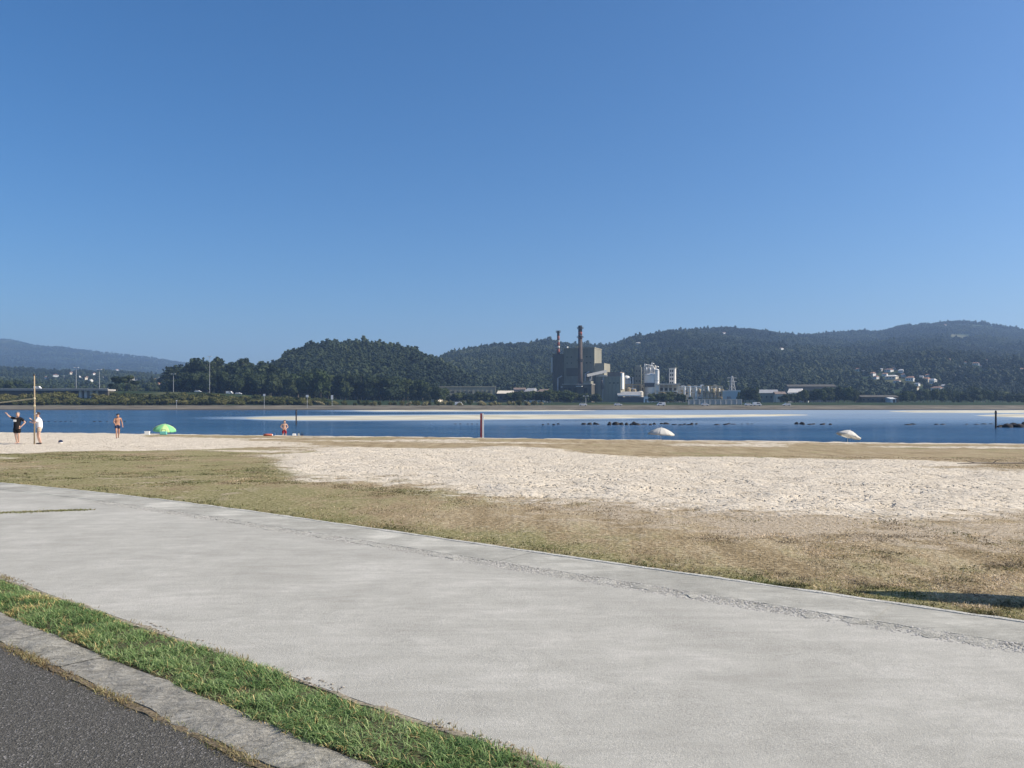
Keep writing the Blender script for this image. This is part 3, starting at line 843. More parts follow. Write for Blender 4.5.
def trunk_mesh(name, lobes, H, r0, mat, seed):
    r = random.Random(seed); m = MB()
    top = max(l[2] for l in lobes)
    bend = (r.uniform(-.03, .03) * H, r.uniform(-.03, .03) * H)
    pts = [(bend[0] * t * t, bend[1] * t * t, -0.6 + (top + 0.6) * t) for t in (0, .15, .4, .7, 1)]
    m.tube(pts, [r0 * 1.3, r0, r0 * .8, r0 * .5, r0 * .2], 6)
    for l in lobes[::2]:
        z0 = max(0.12 * H, l[2] - 0.18 * H)
        m.tube([(0, 0, z0), (l[0] * .5, l[1] * .5, z0 + (l[2] - z0) * .6), l[:3]], [r0 * .45, r0 * .3, r0 * .12], 5)
    me = bpy.data.meshes.new(name); me.from_pydata(m.v, [], m.f); me.materials.append(mat); me.update()
    return me

def make_kind(kind, n, H, Wd, nleaf, leaf, mat, bark, seed):
    out = []
    for i in range(n):
        L = rlobes(seed + i, kind, H, Wd)
        out.append((crown_mesh('crown', L, nleaf, leaf, seed + i, mat, icod=1), trunk_mesh('trunk', L, H, 0.018 * H if kind != 'shrub' else 0.02 * H, bark, seed + i)))
    return out
KINDS = {
    'tall': make_kind('tall', 4, 22, 9.5, 1500, 0.62, M['leaf_dark'], M['bark_pale'], 100),
    'round': make_kind('round', 4, 12, 11, 1300, 0.55, M['leaf_dark'], M['bark'], 200),
    'light': make_kind('round', 3, 10, 9, 1200, 0.5, M['leaf_mid'], M['bark'], 300),
    'pine': make_kind('pine', 3, 15, 12, 1300, 0.55, M['leaf_dark'], M['bark'], 400),
    'slim': make_kind('slim', 2, 14, 5, 1000, 0.42, M['leaf_mid'], M['bark'], 500),
    'shrub': make_kind('shrub', 3, 4.0, 6.5, 800, 0.30, M['leaf_olive'], M['bark'], 600),
    'straw': make_kind('shrub', 2, 2.4, 3.6, 500, 0.22, M['leaf_straw'], M['bark'], 700),
}
BASEH = dict(tall=22, round=12, light=10, pine=15, slim=14, shrub=4.0, straw=2.4)
def tree(kind, u, Y, height, label, group, cat='tree', name=None, wide=1.0, zbase=None):
    z = land(u, Y) if zbase is None else zbase
    t = thing(name or {'tall': 'eucalyptus_tree', 'round': 'broadleaf_tree', 'light': 'broadleaf_tree', 'pine': 'umbrella_pine', 'slim': 'slender_tree', 'shrub': 'shore_shrub', 'straw': 'dry_shrub'}[kind],
              label, cat, ((u - 512) / F * Y, Y, z - 0.15), random.uniform(0, 6.28), group)
    k = height / BASEH[kind]
    t.scale = (k * wide, k * wide, k)
    c, tr = random.choice(KINDS[kind])
    for nm, me in (('crown', c), ('trunk', tr)):
        o = bpy.data.objects.new(nm, me); COL.objects.link(o); o.parent = t
    return t

def rowtop(pts):
    a = np.array(pts, float)
    return lambda u: float(np.interp(u, a[:, 0], a[:, 1]))

def stand(n, u0, u1, kinds, Y0, Y1, top, label, group, lo=0.78, cat='tree', hmax=40):
    """trees standing apart over a belt; their tops reach the row given by top(u)"""
    for i in range(n):
        u = u0 + (u1 - u0) * (i + random.uniform(0.1, 0.9)) / n
        Y = random.uniform(Y0, Y1)
        zb = land(u, Y)
        ztop = EYE + (HZ - top(u)) / F * Y
        h = max(2.0, min(hmax, (ztop - zb) * random.uniform(lo, 1.03)))
        tree(random.choice(kinds), u, Y, h, label, group, cat, wide=random.uniform(0.85, 1.25) * (1.3 if h < 9 else 1.0))

# the tall wood west of the round hill
stand(34, 168, 286, ['tall', 'tall', 'round'], 630, 700, rowtop([(165, 372), (175, 364), (190, 360), (210, 358), (230, 361), (245, 359), (262, 363), (286, 362)]),
      'tall dark eucalyptus in the dense wood behind the shore road, before the round hill', 'eucalyptus wood behind the shore road')
stand(34, 165, 290, ['round', 'tall', 'round'], 575, 630, rowtop([(165, 385), (180, 374), (200, 369), (230, 372), (260, 370), (290, 372)]),
      'dark bushy tree along the front edge of the dense wood behind the shore road', 'front trees of the wood behind the shore road')
# foot of the round hill
stand(46, 286, 445, ['round', 'round', 'tall', 'light'], 560, 640, rowtop([(286, 372), (310, 366), (330, 372), (350, 374), (380, 371), (400, 376), (420, 380), (445, 386)]),
      'dark rounded tree standing at the foot of the round wooded hill', 'trees at the foot of the round hill', 0.7)
# left: trees behind the viaduct and causeway
stand(26, -30, 172, ['round', 'light', 'round'], 640, 760, rowtop([(-30, 376), (20, 380), (45, 386), (60, 387.5), (108, 388), (115, 380), (128, 378), (138, 385), (145, 388.5), (165, 388.5), (172, 384)]),
      'dark green tree beyond the raised road at the left shore', 'trees beyond the raised road', 0.75)
for u, hh in ((117, 375.5), (126, 374.5), (136, 379), (111, 383)):
    Yp = 545; zb = land(u, Yp)
    tree('pine', u, Yp, EYE + (HZ - hh) / F * Yp - zb, 'dark spreading umbrella pine beside the concrete viaduct', 'umbrella pines beside the viaduct')
# olive bushes on the causeway slope
for row, (Ya, Yb, ta, tb, n) in enumerate(((486, 500, 391.0, 393.2, 36), (472, 486, 393.5, 396, 36), (452, 472, 397, 400, 42))):
    for i in range(n):
        u = -25 + 345 * (i + random.random()) / n
        if 74 < u < 100 and row < 2: continue
        Yp = random.uniform(Ya, Yb); zb = land(u, Yp); tp = random.uniform(ta, tb) + 4.0 * float(smooth(190, 320, u)) * (1 - row * .3)
        h = max(3.4, EYE + (HZ - tp) / F * Yp - zb)
        tree('shrub', u, Yp, float(h), ('olive green shrub high on the slope beside the raised road', 'olive green shrub halfway up the slope below the raised road', 'low olive shrub at the foot of the raised road, near the shore')[row],
             ('upper shrubs of the road slope', 'middle shrubs of the road slope', 'lowest shrubs of the road slope')[row], 'shrub', wide=float(1.15 + 1.2 / h))
# low hedge and dry clumps along the shore, centre
for i in range(44):
    u = 285 + 260 * (i + random.random()) / 44
    Yp = random.uniform(442, 465); zb = land(u, Yp)
    h = (404.5 - random.uniform(398.0, 400.5)) / F * Yp
    if random.random() < 0.45:
        tree('straw', u, Yp, h * 0.85, 'pale straw coloured clump in the low hedge along the far shore', 'dry clumps along the far shore', 'shrub')
    else:
        tree('shrub', u, Yp, h, 'low green shrub in the hedge along the far shore', 'low hedge shrubs along the far shore', 'shrub', wide=0.7)
# trees before and beside the factory
stand(9, 505, 552, ['round', 'light'], 560, 600, rowtop([(500, 392), (552, 388)]), 'dark tree between the long warehouse and the factory', 'trees between warehouse and factory')
stand(11, 447, 496, ['round', 'light'], 570, 600, rowtop([(447, 394), (458, 391), (470, 393), (480, 391.5), (496, 394)]), 'dark tree in front of the long flat warehouse', 'trees before the long warehouse')
stand(12, 548, 600, ['round', 'round', 'light'], 540, 575, rowtop([(548, 393), (562, 389), (580, 392), (600, 394)]), 'dark tree in front of the tall factory building and chimneys', 'trees before the boiler house')
stand(11, 648, 692, ['round', 'light', 'tall'], 540, 570, rowtop([(648, 394), (657, 391.5), (672, 392), (692, 396)]), 'dark tree in front of the white factory tanks', 'trees before the factory tanks')
stand(6, 738, 760, ['round', 'slim'], 560, 620, rowtop([(738, 391), (750, 386), (760, 388)]), 'dark tree beside the pale blue factory shed', 'trees beside the pale blue shed')
# right shore
stand(30, 782, 862, ['round', 'tall', 'light'], 545, 640, rowtop([(782, 393), (800, 391), (815, 387), (840, 386), (862, 390)]), 'dark tree in the grove behind the right part of the far shore', 'grove beside the factory sheds')
stand(50, 895, 1050, ['round', 'slim', 'tall', 'light'], 560, 680, rowtop([(895, 394), (915, 389), (945, 388), (965, 392), (972, 384), (985, 388), (1010, 392), (1050, 394)]), 'dark tree in the wood along the far shore below the village', 'shore wood below the village')

# ------------------------------------------------------------------ where the houses on the hills stand
def on_hill(u, v, ymin=660, ymax=5000):
    """first spot along the sight line of a pixel where the hillside stands"""
    ys = np.geomspace(ymin, ymax, 900)
    z = terrain(np.full_like(ys, u), ys)
    vv = HZ - F * (z - EYE) / ys
    k = np.argmax(vv <= v)
    if vv[k] > v: k = int(np.argmin(vv))
    return float(ys[k]), float(z[k])
VILLAGE = [(859, 371.5, 8, 3), (872, 376, 5, 3.4), (880, 371.5, 5, 3), (889, 372, 6, 3), (901, 373, 4, 3.2), (892, 379, 9, 3.4), (911, 381, 7, 4), (921, 379, 4, 3), (926, 382, 6, 4), (933, 384, 5, 4.6), (937, 391, 8, 4),
           (944, 388, 5, 3.2), (895, 370, 4, 2.6), (885, 376, 4, 2.6), (904, 377, 4, 3), (949, 361, 3, 2.2), (971, 360, 5, 2.8), (986, 362, 4, 2.6), (976, 365, 5, 2.4), (965, 364, 3, 2.2), (1007, 361, 3, 2.2), (1018.5, 364.5, 4, 3), (1011, 367, 3, 2.4), (996, 366, 3, 2.2), (958, 368, 3, 2.4), (917, 386, 4, 3), (1002, 372, 3, 2.4), (953, 376, 3.5, 2.6)]
TOWN = [(71, 374.5, 4, 2.4), (56, 377, 5, 2.6), (86, 380, 4, 3.2), (80, 378, 3, 2.4), (91, 382, 3, 2.4), (131, 380, 5, 3.4), (137, 383, 4, 3), (142, 381, 4, 3), (148, 384, 4, 3), (155, 382, 4, 3), (160, 381, 5, 3.2), (151, 387, 5, 3), (165, 384, 4, 3), (145, 387, 4, 3), (158, 386, 4, 3), (102, 379, 3, 2.4)]
VILLAGE += [(866, 373, 4, 2.6), (876, 379, 4, 3), (897, 383, 5, 3), (915, 390, 5, 3.2), (928, 377, 4, 2.6), (941, 379, 4, 2.6), (906, 367, 3.4, 2.2), (982, 367, 3.4, 2.2), (1022, 371, 4, 2.6), (962, 372, 3, 2.2), (990, 357, 3, 2), (936, 358, 3, 2)]
TOWN += [(64, 378, 3, 2.2), (46, 379, 3, 2.2), (117, 372, 3, 2), (128, 384, 4, 2.6), (135, 388, 4, 2.6), (164, 388, 4, 2.4), (94, 375, 3, 2)]
LONE = [(945, 327, 2.4, 3.2, 'tiny pale tower house on the crest of the long hill'), (723.7, 334.5, 5, 2.6, 'small white house alone high on the wooded hill'), (638, 344.5, 5, 2.4, 'pale house on the hillside above the white tanks'), (781, 349.5, 4, 2, 'small pale house in the woods high above the factory sheds'), (795, 350, 5, 2, 'pale long house in a clearing high above the factory sheds')]
SPOTS = []
for lst in (VILLAGE, TOWN, LONE):
    for h in lst:
        Yh, zh = on_hill(h[0], h[1]); SPOTS.append((h[0], Yh, h[2]))
SPOTS = np.array(SPOTS)
FIELDS = [(961, 338, 13, 4.0), (905, 344, 10, 1.6), (985, 349, 16, 1.6), (625, 347, 8, 1.2), (788, 350, 10, 1.2)]
def open_land(u, y):
    """True where a house, its yard or a field keeps the wood off"""
    out = np.zeros(len(u), bool)
    for hu, hy, hw in SPOTS:
        out |= (np.abs(u - hu) < hw * 0.5 + 1.2) & (y > hy - np.maximum(150, 0.13 * hy)) & (y < hy + 12) & ((hash2(np.floor(u * 40), np.floor(y * 3), 9) > 0.16) | (y > hy - 30))
    z = terrain(u, y); v = HZ - F * (z - EYE) / y
    for fu, fv, ru, rv in FIELDS:
        out |= ((u - fu) / ru) ** 2 + ((v - fv) / rv) ** 2 < 1
    return out

# ------------------------------------------------------------------ wooded hillsides: one mass per hill, crowns set on points
hill_crowns = []
for i in range(4):
    L = rlobes(900 + i, 'round', 1.0, 0.95) if i < 3 else rlobes(950, 'tall', 1.25, 0.75)
    me = crown_mesh('hill_crown', L, 170, 0.085, 900 + i, M['leaf_hill'], icod=1)
    hill_crowns.append(bpy.data.objects.new('hill_crown', me))

def forest_nodes(src):
    g = bpy.data.node_groups.new('set_crowns', 'GeometryNodeTree')
    g.interface.new_socket('Geometry', in_out='INPUT', socket_type='NodeSocketGeometry')
    g.interface.new_socket('Geometry', in_out='OUTPUT', socket_type='NodeSocketGeometry')
    n = g.nodes; l = g.links
    i = n.new('NodeGroupInput'); o = n.new('NodeGroupOutput')
    inst = n.new('GeometryNodeInstanceOnPoints')
    ob = n.new('GeometryNodeObjectInfo'); ob.inputs['Object'].default_value = src; ob.inputs['As Instance'].default_value = True
    def na(name, t):
        a = n.new('GeometryNodeInputNamedAttribute'); a.data_type = t; a.inputs['Name'].default_value = name
        return a.outputs[0]
    rx = n.new('ShaderNodeCombineXYZ'); l.new(na('turn', 'FLOAT'), rx.inputs[2])
    sx = n.new('ShaderNodeCombineXYZ'); l.new(na('wid', 'FLOAT'), sx.inputs[0]); l.new(na('wid', 'FLOAT'), sx.inputs[1]); l.new(na('hei', 'FLOAT'), sx.inputs[2])
    l.new(i.outputs[0], inst.inputs['Points']); l.new(ob.outputs['Geometry'], inst.inputs['Instance'])
    l.new(rx.outputs[0], inst.inputs['Rotation']); l.new(sx.outputs[0], inst.inputs['Scale'])
    l.new(inst.outputs[0], o.inputs[0])
    return g
NG = [forest_nodes(o) for o in hill_crowns]

def forest(name, n, u0, u1, y0, y1, hmean, cover, seed, gap=0.0):
    r = np.random.default_rng(seed)
    u = r.uniform(u0, u1, n); y = np.sqrt(r.uniform(y0 ** 2, y1 ** 2, n))
    x = (u - 512) / F * y
    ok = cover(u, y) & (fbm(x, y, 130, seed) > gap)
    u, y, x = u[ok], y[ok], x[ok]
    z = terrain(u, y)
    ok = (z > 3) & ~open_land(u, y)
    u, y, x, z = u[ok], y[ok], x[ok], z[ok]
    h = hmean * r.uniform(0.55, 1.2, len(u)) * (0.6 + 0.8 * fbm(x, y, 90, seed + 1)) * (1 + 0.15 * (r.uniform(0, 1, len(u)) < 0.05))
    w = h * r.uniform(0.75, 1.15, len(u))
    which = np.minimum(3, (r.uniform(0, 1, len(u)) * 3.4 + 1.2 * (fbm(x, y, 120, seed + 5) - 0.5)).clip(0, 3.99).astype(int))
    for k in range(4):
        s_ = which == k; m = int(s_.sum())
        me = bpy.data.meshes.new(name)
        me.vertices.add(m); me.vertices.foreach_set('co', np.stack([x[s_], y[s_], z[s_] - 0.22 * h[s_]], 1).astype(np.float32).ravel())
        for an, arr in (('turn', r.uniform(0, 6.28, m)), ('wid', w[s_]), ('hei', h[s_])):
            a = me.attributes.new(an, 'FLOAT', 'POINT'); a.data.foreach_set('value', arr.astype(np.float32))
        o = link_mesh(name, me)
        md = o.modifiers.new('crowns', 'NODES'); md.node_group = NG[k]
        tag(o, kind='stuff')
forest('round_hill_wood', 19000, 150, 470, 655, 1100, 11, lambda u, y: (u > 165), 11, 0.0)
forest('long_hill_wood', 85000, 410, 1130, 720, 3000, 11.5, lambda u, y: (y < 3000), 12, 0.22)
forest('town_hill_wood', 9000, -80, 300, 800, 2000, 11, lambda u, y: y > 0, 13, 0.36)
forest('blue_hill_wood', 24000, -80, 420, 2700, 5300, 11, lambda u, y: y > 0, 14, 0.30)


# ================================================================== FAR STRUCTURES
M['clad_olive'] = weathered('olive_grey_cladding', (0.225, 0.218, 0.170), 0.75, 0.03, 0.45)
M['clad_dark'] = weathered('dark_cladding', (0.095, 0.088, 0.072), 0.8, 0.03, 0.4)  # dark tone of walls, bay panels and abutments
M['clad_green'] = weathered('grey_green_cladding', (0.29, 0.275, 0.21), 0.75, 0.03, 0.25)
M['clad_brown'] = weathered('brown_roof_sheet', (0.22, 0.17, 0.14), 0.8, 0.05, 0.3, False)
M['white_paint'] = weathered('white_paint', (0.78, 0.78, 0.75), 0.6, 0.06, 0.18)
M['cream'] = weathered('cream_render', (0.62, 0.57, 0.47), 0.85, 0.1, 0.2)
M['concrete'] = weathered('bare_concrete', (0.42, 0.40, 0.37), 0.9, 0.1, 0.3)
M['pale_concrete'] = weathered('pale_concrete', (0.58, 0.56, 0.52), 0.9, 0.1, 0.2)
M['ochre'] = weathered('ochre_steel', (0.42, 0.32, 0.16), 0.7, 0.1, 0.3)
M['steel'] = plain('galvanised_steel', (0.40, 0.41, 0.42), 0.5, 0.5, 0.3)
M['dark_steel'] = plain('dark_steel', (0.06, 0.06, 0.065), 0.6, 0.4)
M['blue_shed'] = weathered('pale_blue_sheet', (0.45, 0.55, 0.60), 0.6, 0.06, 0.15)
M['grey_roof'] = weathered('grey_roof_sheet', (0.30, 0.31, 0.32), 0.7, 0.05, 0.25, False)
M['red_paint'] = weathered('red_band_paint', (0.24, 0.06, 0.04), 0.7, 0.1, 0.3)
M['chim'] = weathered('chimney_concrete', (0.095, 0.078, 0.07), 0.85, 0.05, 0.35)
M['soot_shade'] = plain('soot_shade_black', (0.02, 0.02, 0.022), 0.8, 0.3)
M['tile'] = weathered('clay_roof_tile', (0.36, 0.21, 0.14), 0.85, 0.2, 0.35, False)
M['tile_brown'] = weathered('brown_roof_tile', (0.25, 0.16, 0.12), 0.85, 0.2, 0.35, False)
M['glass'] = plain('dark_window_glass', (0.025, 0.03, 0.035), 0.15, 0.6)

class Plant:
    """a building set out in picture measure at its own distance, turned by rz"""
    def __init__(self, name, label, cat, u, Y, vb=402.6, rz=R(-20), group=None):
        self.u, self.s, self.vb = u, Y / F, vb
        self.r = thing(name, label, cat, at(u, vb, Y), rz, group)
    def X(self, u): return (u - self.u) * self.s
    def Zv(self, v): return (self.vb - v) * self.s
    def box(self, part, mat, u0, u1, vt, vb, d0, d1, parent=None, m=None):
        own = m is None
        m = m or MB()
        m.box(self.X(u0), self.X(u1), d0, d1, self.Zv(vb), self.Zv(vt))
        return m.build(part, M[mat], parent or self.r) if own else m
    def roof(self, part, mat, u0, u1, vt, vb, d0, d1, over=0.4, shed=False):
        x0, x1 = self.X(u0) - over, self.X(u1) + over; z0, z1 = self.Zv(vb), self.Zv(vt)
        m = MB(); dm = (d0 + d1) / 2
        pr = [(d0 - over, z0), (d1 + over, z0), (dm, z1)] if not shed else [(d0 - over, z0), (d1 + over, z0), (d1 + over, z1), (d0 - over, z0 + 0.3)]
        n = len(pr)
        vs = [(x0, y, z) for y, z in pr] + [(x1, y, z) for y, z in pr]
        fs = [tuple(range(n - 1, -1, -1)), tuple(range(n, 2 * n))] + [(i, (i + 1) % n, (i + 1) % n + n, i + n) for i in range(n)]
        m.add(vs, fs)
        return m.build(part, M[mat], self.r)

def ribs(p, part, mat, u0, u1, vt, vb, d, step, w=0.35, dep=0.22):
    m = MB(); u = u0
    while u <= u1:
        m.box(p.X(u) - w / 2, p.X(u) + w / 2, d - dep, d + 0.05, p.Zv(vb), p.Zv(vt)); u += step
    return m.build(part, M[mat], p.r)

def windows(p, us, vs, w, h, d, mat='glass'):
    for v in vs:
        for u in us:
            p.box('window', mat, u - w / 2, u + w / 2, v - h / 2, v + h / 2, d - 0.12, d + 0.3)

FY = 650
# chimneys
def chimney(u, vtop, Y, wtop, wbot, label, bands, rings, body='chim'):
    p = Plant('chimney', label, 'chimney', u, Y, 402, 0, 'factory chimneys')
    s_ = p.s; Ht = p.Zv(vtop); r0, r1 = wbot / 2 * s_, wtop / 2 * s_
    rad = lambda v: r0 + (r1 - r0) * (p.Zv(v) / Ht)
    cuts = sorted(set([402, vtop] + [b for bb in bands for b in bb[:2]]), reverse=True)
    for a, b in zip(cuts, cuts[1:]):
        mat = body; nm = 'shaft'
        for t, lo, mm in bands:
            if t <= b + 1e-6 and a <= lo + 1e-6: mat = mm; nm = 'painted_band' if mm != 'soot_shade' else 'sooty_top'
        m = MB(); m.lathe([(rad(a), p.Zv(a)), (rad(b), p.Zv(b))], 20); m.build(nm, M[mat], p.r, True)
    for v in rings:
        m = MB(); rr = rad(v) + 0.15
        m.lathe([(rr - 0.1, p.Zv(v)), (rr + 0.85, p.Zv(v) + 0.05), (rr + 0.85, p.Zv(v) + 0.30), (rr - 0.1, p.Zv(v) + 0.35)], 20)
        for k in range(14):
            w = 2 * math.pi * k / 14; x, y = (rr + 0.8) * math.cos(w), (rr + 0.8) * math.sin(w)
            m.tube([(x, y, p.Zv(v) + 0.3), (x, y, p.Zv(v) + 1.4)], 0.05, 4)
        m.lathe([(rr + 0.74, p.Zv(v) + 1.32), (rr + 0.86, p.Zv(v) + 1.32), (rr + 0.86, p.Zv(v) + 1.44), (rr + 0.74, p.Zv(v) + 1.44)], 20)
        m.build('walkway', M['dark_steel'], p.r)
    m = MB(); x = -rad(vtop) - 0.25
    for dx in (-0.25, 0.25): m.tube([(dx, -r0 - 0.35, 2), (dx, -r1 - 0.35, Ht - 1)], 0.07, 4)
    z = 2.5
    while z < Ht - 1:
        q = r0 + (r1 - r0) * z / Ht + 0.35; m.box(-0.25, 0.25, -q - 0.04, -q + 0.04, z, z + 0.09); z += 1.2
    m.build('ladder', M['dark_steel'], p.r)
chimney(558.3, 331.3, FY + 8, 2.5, 3.6, 'shorter chimney with red and white bands and a black top', [(331.3, 336, 'soot_shade'), (336, 340.5, 'red_paint'), (340.5, 342.5, 'concrete'), (342.5, 346, 'red_paint'), (346, 348.5, 'pale_concrete'), (349, 354, 'red_paint'), (354, 402, 'clad_dark')], [332.5])
chimney(580.2, 325.6, FY - 12, 3.9, 5.2, 'taller dark chimney with walkway rings, in front of the boiler house', [(325.6, 332, 'soot_shade'), (332, 335, 'red_paint'), (335, 337, 'chim'), (337, 339, 'red_paint')], [329, 361, 338])

# boiler house
p = Plant('boiler_house', 'tall olive grey boiler house behind the two chimneys', 'industrial building', 575, FY)
p.box('dark_bay', 'clad_dark', 551.5, 563.5, 353.5, 402, 0.4, 20)
p.box('main_bay', 'clad_olive', 563.5, 595, 348.5, 402, 0, 24)
p.box('step_bay', 'clad_green', 595, 604.5, 363.5, 402, 1.0, 22)
ribs(p, 'cladding_rib', 'clad_olive', 564.5, 594.5, 349, 385, 0, 3.0)
ribs(p, 'pilaster', 'clad_dark', 552, 563, 354, 385, 0.4, 2.7)
p.box('parapet', 'clad_green', 563.2, 595.3, 347.7, 348.5, -0.3, 24.3)
p.box('stair_tower', 'pale_concrete', 549.2, 551.2, 357, 372, 2, 6)
p.box('roof_vent', 'white_paint', 565, 566.2, 346, 347.7, 3, 5); p.box('roof_vent', 'clad_green', 573, 576, 345.8, 347.7, 6, 10)
p.box('louvre_band', 'clad_dark', 566, 579, 368, 376, -0.25, 0.2); p.box('louvre_band', 'clad_dark', 584, 593, 372, 378, -0.25, 0.2)
windows(p, [567, 571, 587, 591], [357, 363], 1.6, 1.2, 0)
m = MB()
for a in ((-14, 1), (9, 3), (14, 2)):
    m.tube([(a[0], -1.5, p.Zv(392)), (a[0], -1.5, p.Zv(380 - a[1] * 2)), (a[0] + 3, -0.2, p.Zv(378 - a[1] * 2))], 0.6, 8)
m.build('flue_pipe', M['steel'], p.r)
p.box('conveyor_gallery', 'pale_concrete', 562, 578, 386.5, 387.6, -5, -3)

p = Plant('turbine_hall', 'grey green factory block with a brown upper storey and an end bay painted white as its sunlit side', 'industrial building', 609, FY - 16)
p.box('wall', 'clad_green', 596.5, 620.8, 376.5, 402, 0, 16)
p.box('upper_storey', 'clad_brown', 607, 620.4, 372, 376.5, 1, 15)
p.box('lean_to_roof', 'pale_concrete', 595.5, 607, 375.2, 376.5, -0.6, 14)
p.box('lit_end_bay', 'white_paint', 620.8, 622.4, 373, 389, 1, 7)  # white paint gives the sunlit right side of the block
ribs(p, 'pilaster', 'clad_olive', 597.5, 620, 377, 400, 0, 3.7)
m = MB(); m.tube([(p.X(602), -0.2, p.Zv(379)), (p.X(602), -1.4, p.Zv(381)), (p.X(603), -1.4, p.Zv(389))], 0.9, 8); m.build('flue_pipe', M['dark_steel'], p.r)
windows(p, [610, 614, 618], [383], 1.6, 1.2, 0)

def gallery(u0, v0, u1, v1, Y, label):
    p = Plant('conveyor_bridge', label, 'conveyor', u0, Y, 402, 0)
    a = Vector((0, 0, p.Zv(v0))); b = Vector((p.X(u1), 3, p.Zv(v1)))
    m = MB(); d = (b - a); n = Vector((-d.z, 0, d.x)).normalized() * 1.1
    w = Vector((0, 1.2, 0))
    vs = [a - n - w, b - n - w, b - n + w, a - n + w, a + n - w, b + n - w, b + n + w, a + n + w]
    m.add(vs, [(0, 3, 2, 1), (4, 5, 6, 7), (0, 1, 5, 4), (1, 2, 6, 5), (2, 3, 7, 6), (3, 0, 4, 7)]); m.build('enclosed_gallery', M['pale_concrete'], p.r)
    for t in (0.15, 0.85):
        q = a + d * t; m = MB(); m.tube([(q.x - 1, q.y, 0), (q.x, q.y, q.z - 1)], 0.3, 6).tube([(q.x + 1, q.y, 0), (q.x, q.y, q.z - 1)], 0.3, 6); m.build('trestle', M['steel'], p.r)
gallery(587, 375.5, 607, 371, FY - 17, 'sloping pale conveyor gallery in front of the boiler house')

def tank(u, vt, vb, w, Y, label, mat='white_paint', dome=0.35, group=None, rail=True, name='storage_tank'):
    p = Plant(name, label, 'tank', u, Y, 402.6, 0, group)
    r_ = w / 2 * p.s; z0, z1 = 0, p.Zv(vt); zs = z1 - r_ * dome
    m = MB(); m.lathe([(r_, z0), (r_, zs)], 24); m.build('shell', M[mat], p.r, False)
    m = MB(); m.lathe([(r_ * math.cos(t), zs + (z1 - zs) * math.sin(t)) for t in np.linspace(0, math.pi / 2 * 0.98, 6)], 24); m.build('domed_roof', M[mat], p.r, True)
    for zz in np.linspace(z1 * 0.35, zs, 3):
        m = MB(); m.lathe([(r_ + .02, zz - .12), (r_ + .2, zz - .1), (r_ + .2, zz + .1), (r_ + .02, zz + .12)], 24); m.build('stiffening_ring', M['steel'], p.r)
    return p
tank(626.5, 375.5, 390, 8.5, FY + 20, 'white domed tank just beside the grey green factory block', dome=0.95)
p = tank(651, 373.5, 400, 13, FY, 'large white tank with machinery on its top', dome=0.25)
p.box('dark_band', 'dark_steel', 644.3, 657.7, 383, 387, -5.6, 5.6)
m = MB()
for u, w in ((646, 2.2), (649.5, 2.6), (653.5, 2.0)):
    m.lathe([(w / 2 * p.s, 0), (w / 2 * p.s, 4.2), (0.5, 5.4)], 12, (p.X(u), -1, p.Zv(374)))
m.build('cyclone', M['steel'], p.r, True)
m = MB(); m.tube([(p.X(644), -1, p.Zv(368)), (p.X(647), -1, p.Zv(365)), (p.X(652), -1, p.Zv(366)), (p.X(656), -1, p.Zv(371))], 0.55, 8); m.build('duct', M['pale_concrete'], p.r, True)
tank(657, 369, 392, 4.4, FY - 5, 'slim white silo pressed against the large white tank', dome=0.6, name='silo')
p = Plant('process_tower', 'grey process tower left of the large white tank', 'tower', 638, FY + 6, 402.6, R(-12))
p.box('shaft', 'clad_olive', 634.6, 641.4, 367, 402, 0, 8); p.box('head_house', 'clad_green', 636, 640.5, 365, 367, 1, 7)
p.box('pipe_stack', 'white_paint', 632.4, 633.3, 377, 400, 1, 2); windows(p, [636.5, 639.5], [371, 376, 381], 1.1, 1.3, 0)
p = Plant('stair_tower', 'slim pale concrete tower with dark openings above the pipe racks', 'tower', 672, FY + 8, 402.6, R(-25))
p.box('shaft', 'pale_concrete', 669, 674.8, 368.3, 402, 0, 4.5)
windows(p, [670.6, 672.6], [371, 375, 379, 383], 1.3, 2.2, 0)
p.box('roof_slab', 'concrete', 668.6, 675.2, 367.8, 368.3, -0.3, 4.8)

def rack(u0, u1, vt, Y, label, mats, step, seed, vb=402.6, name='pipe_rack'):
    """open steel frame full of pipes, ducts and vessels"""
    r = random.Random(seed)
    p = Plant(name, label, 'pipe rack', (u0 + u1) / 2, Y, vb, R(-8))
    m = MB(); u = u0
    while u <= u1 + .01:
        for d in (0, 5): m.box(p.X(u) - .25, p.X(u) + .25, d - .25, d + .25, 0, p.Zv(vt))
        u += step
    for v in np.linspace(vt + .3, vb - 4, 3): 
        for d in (0, 5): m.box(p.X(u0), p.X(u1), d - .2, d + .2, p.Zv(v) - .25, p.Zv(v) + .25)
    m.build('steel_frame', M[mats[0]], p.r)
    for v in np.linspace(vt + .9, vb - 5, 3):
        p.box('deck', 'concrete', u0, u1, v, v + .25, 0.3, 4.7)
    for k in range(int((u1 - u0) / 3.2)):
        u = r.uniform(u0 + 1, u1 - 1); v = r.uniform(vt + 2, vb - 4); mm = r.choice(mats)
        if r.random() < 0.55:
            m = MB(); w = r.uniform(.7, 1.4); z = p.Zv(v)
            m.lathe([(w * .8, 0), (w, .4), (w, 3.2), (w * .5, 4)], 12, (p.X(u), r.uniform(-.9, 3), z - 2)); m.build('vessel', M[mm], p.r, True)
        else:
            m = MB(); z = p.Zv(v); L = r.uniform(3, 8)
            m.tube([(p.X(u) - L / 2, -.6, z), (p.X(u) + L / 2, -.6, z), (p.X(u) + L / 2, -.6, max(0.5, z - 5))], r.uniform(.25, .5), 7); m.build('pipe', M[mm], p.r, True)
    return p
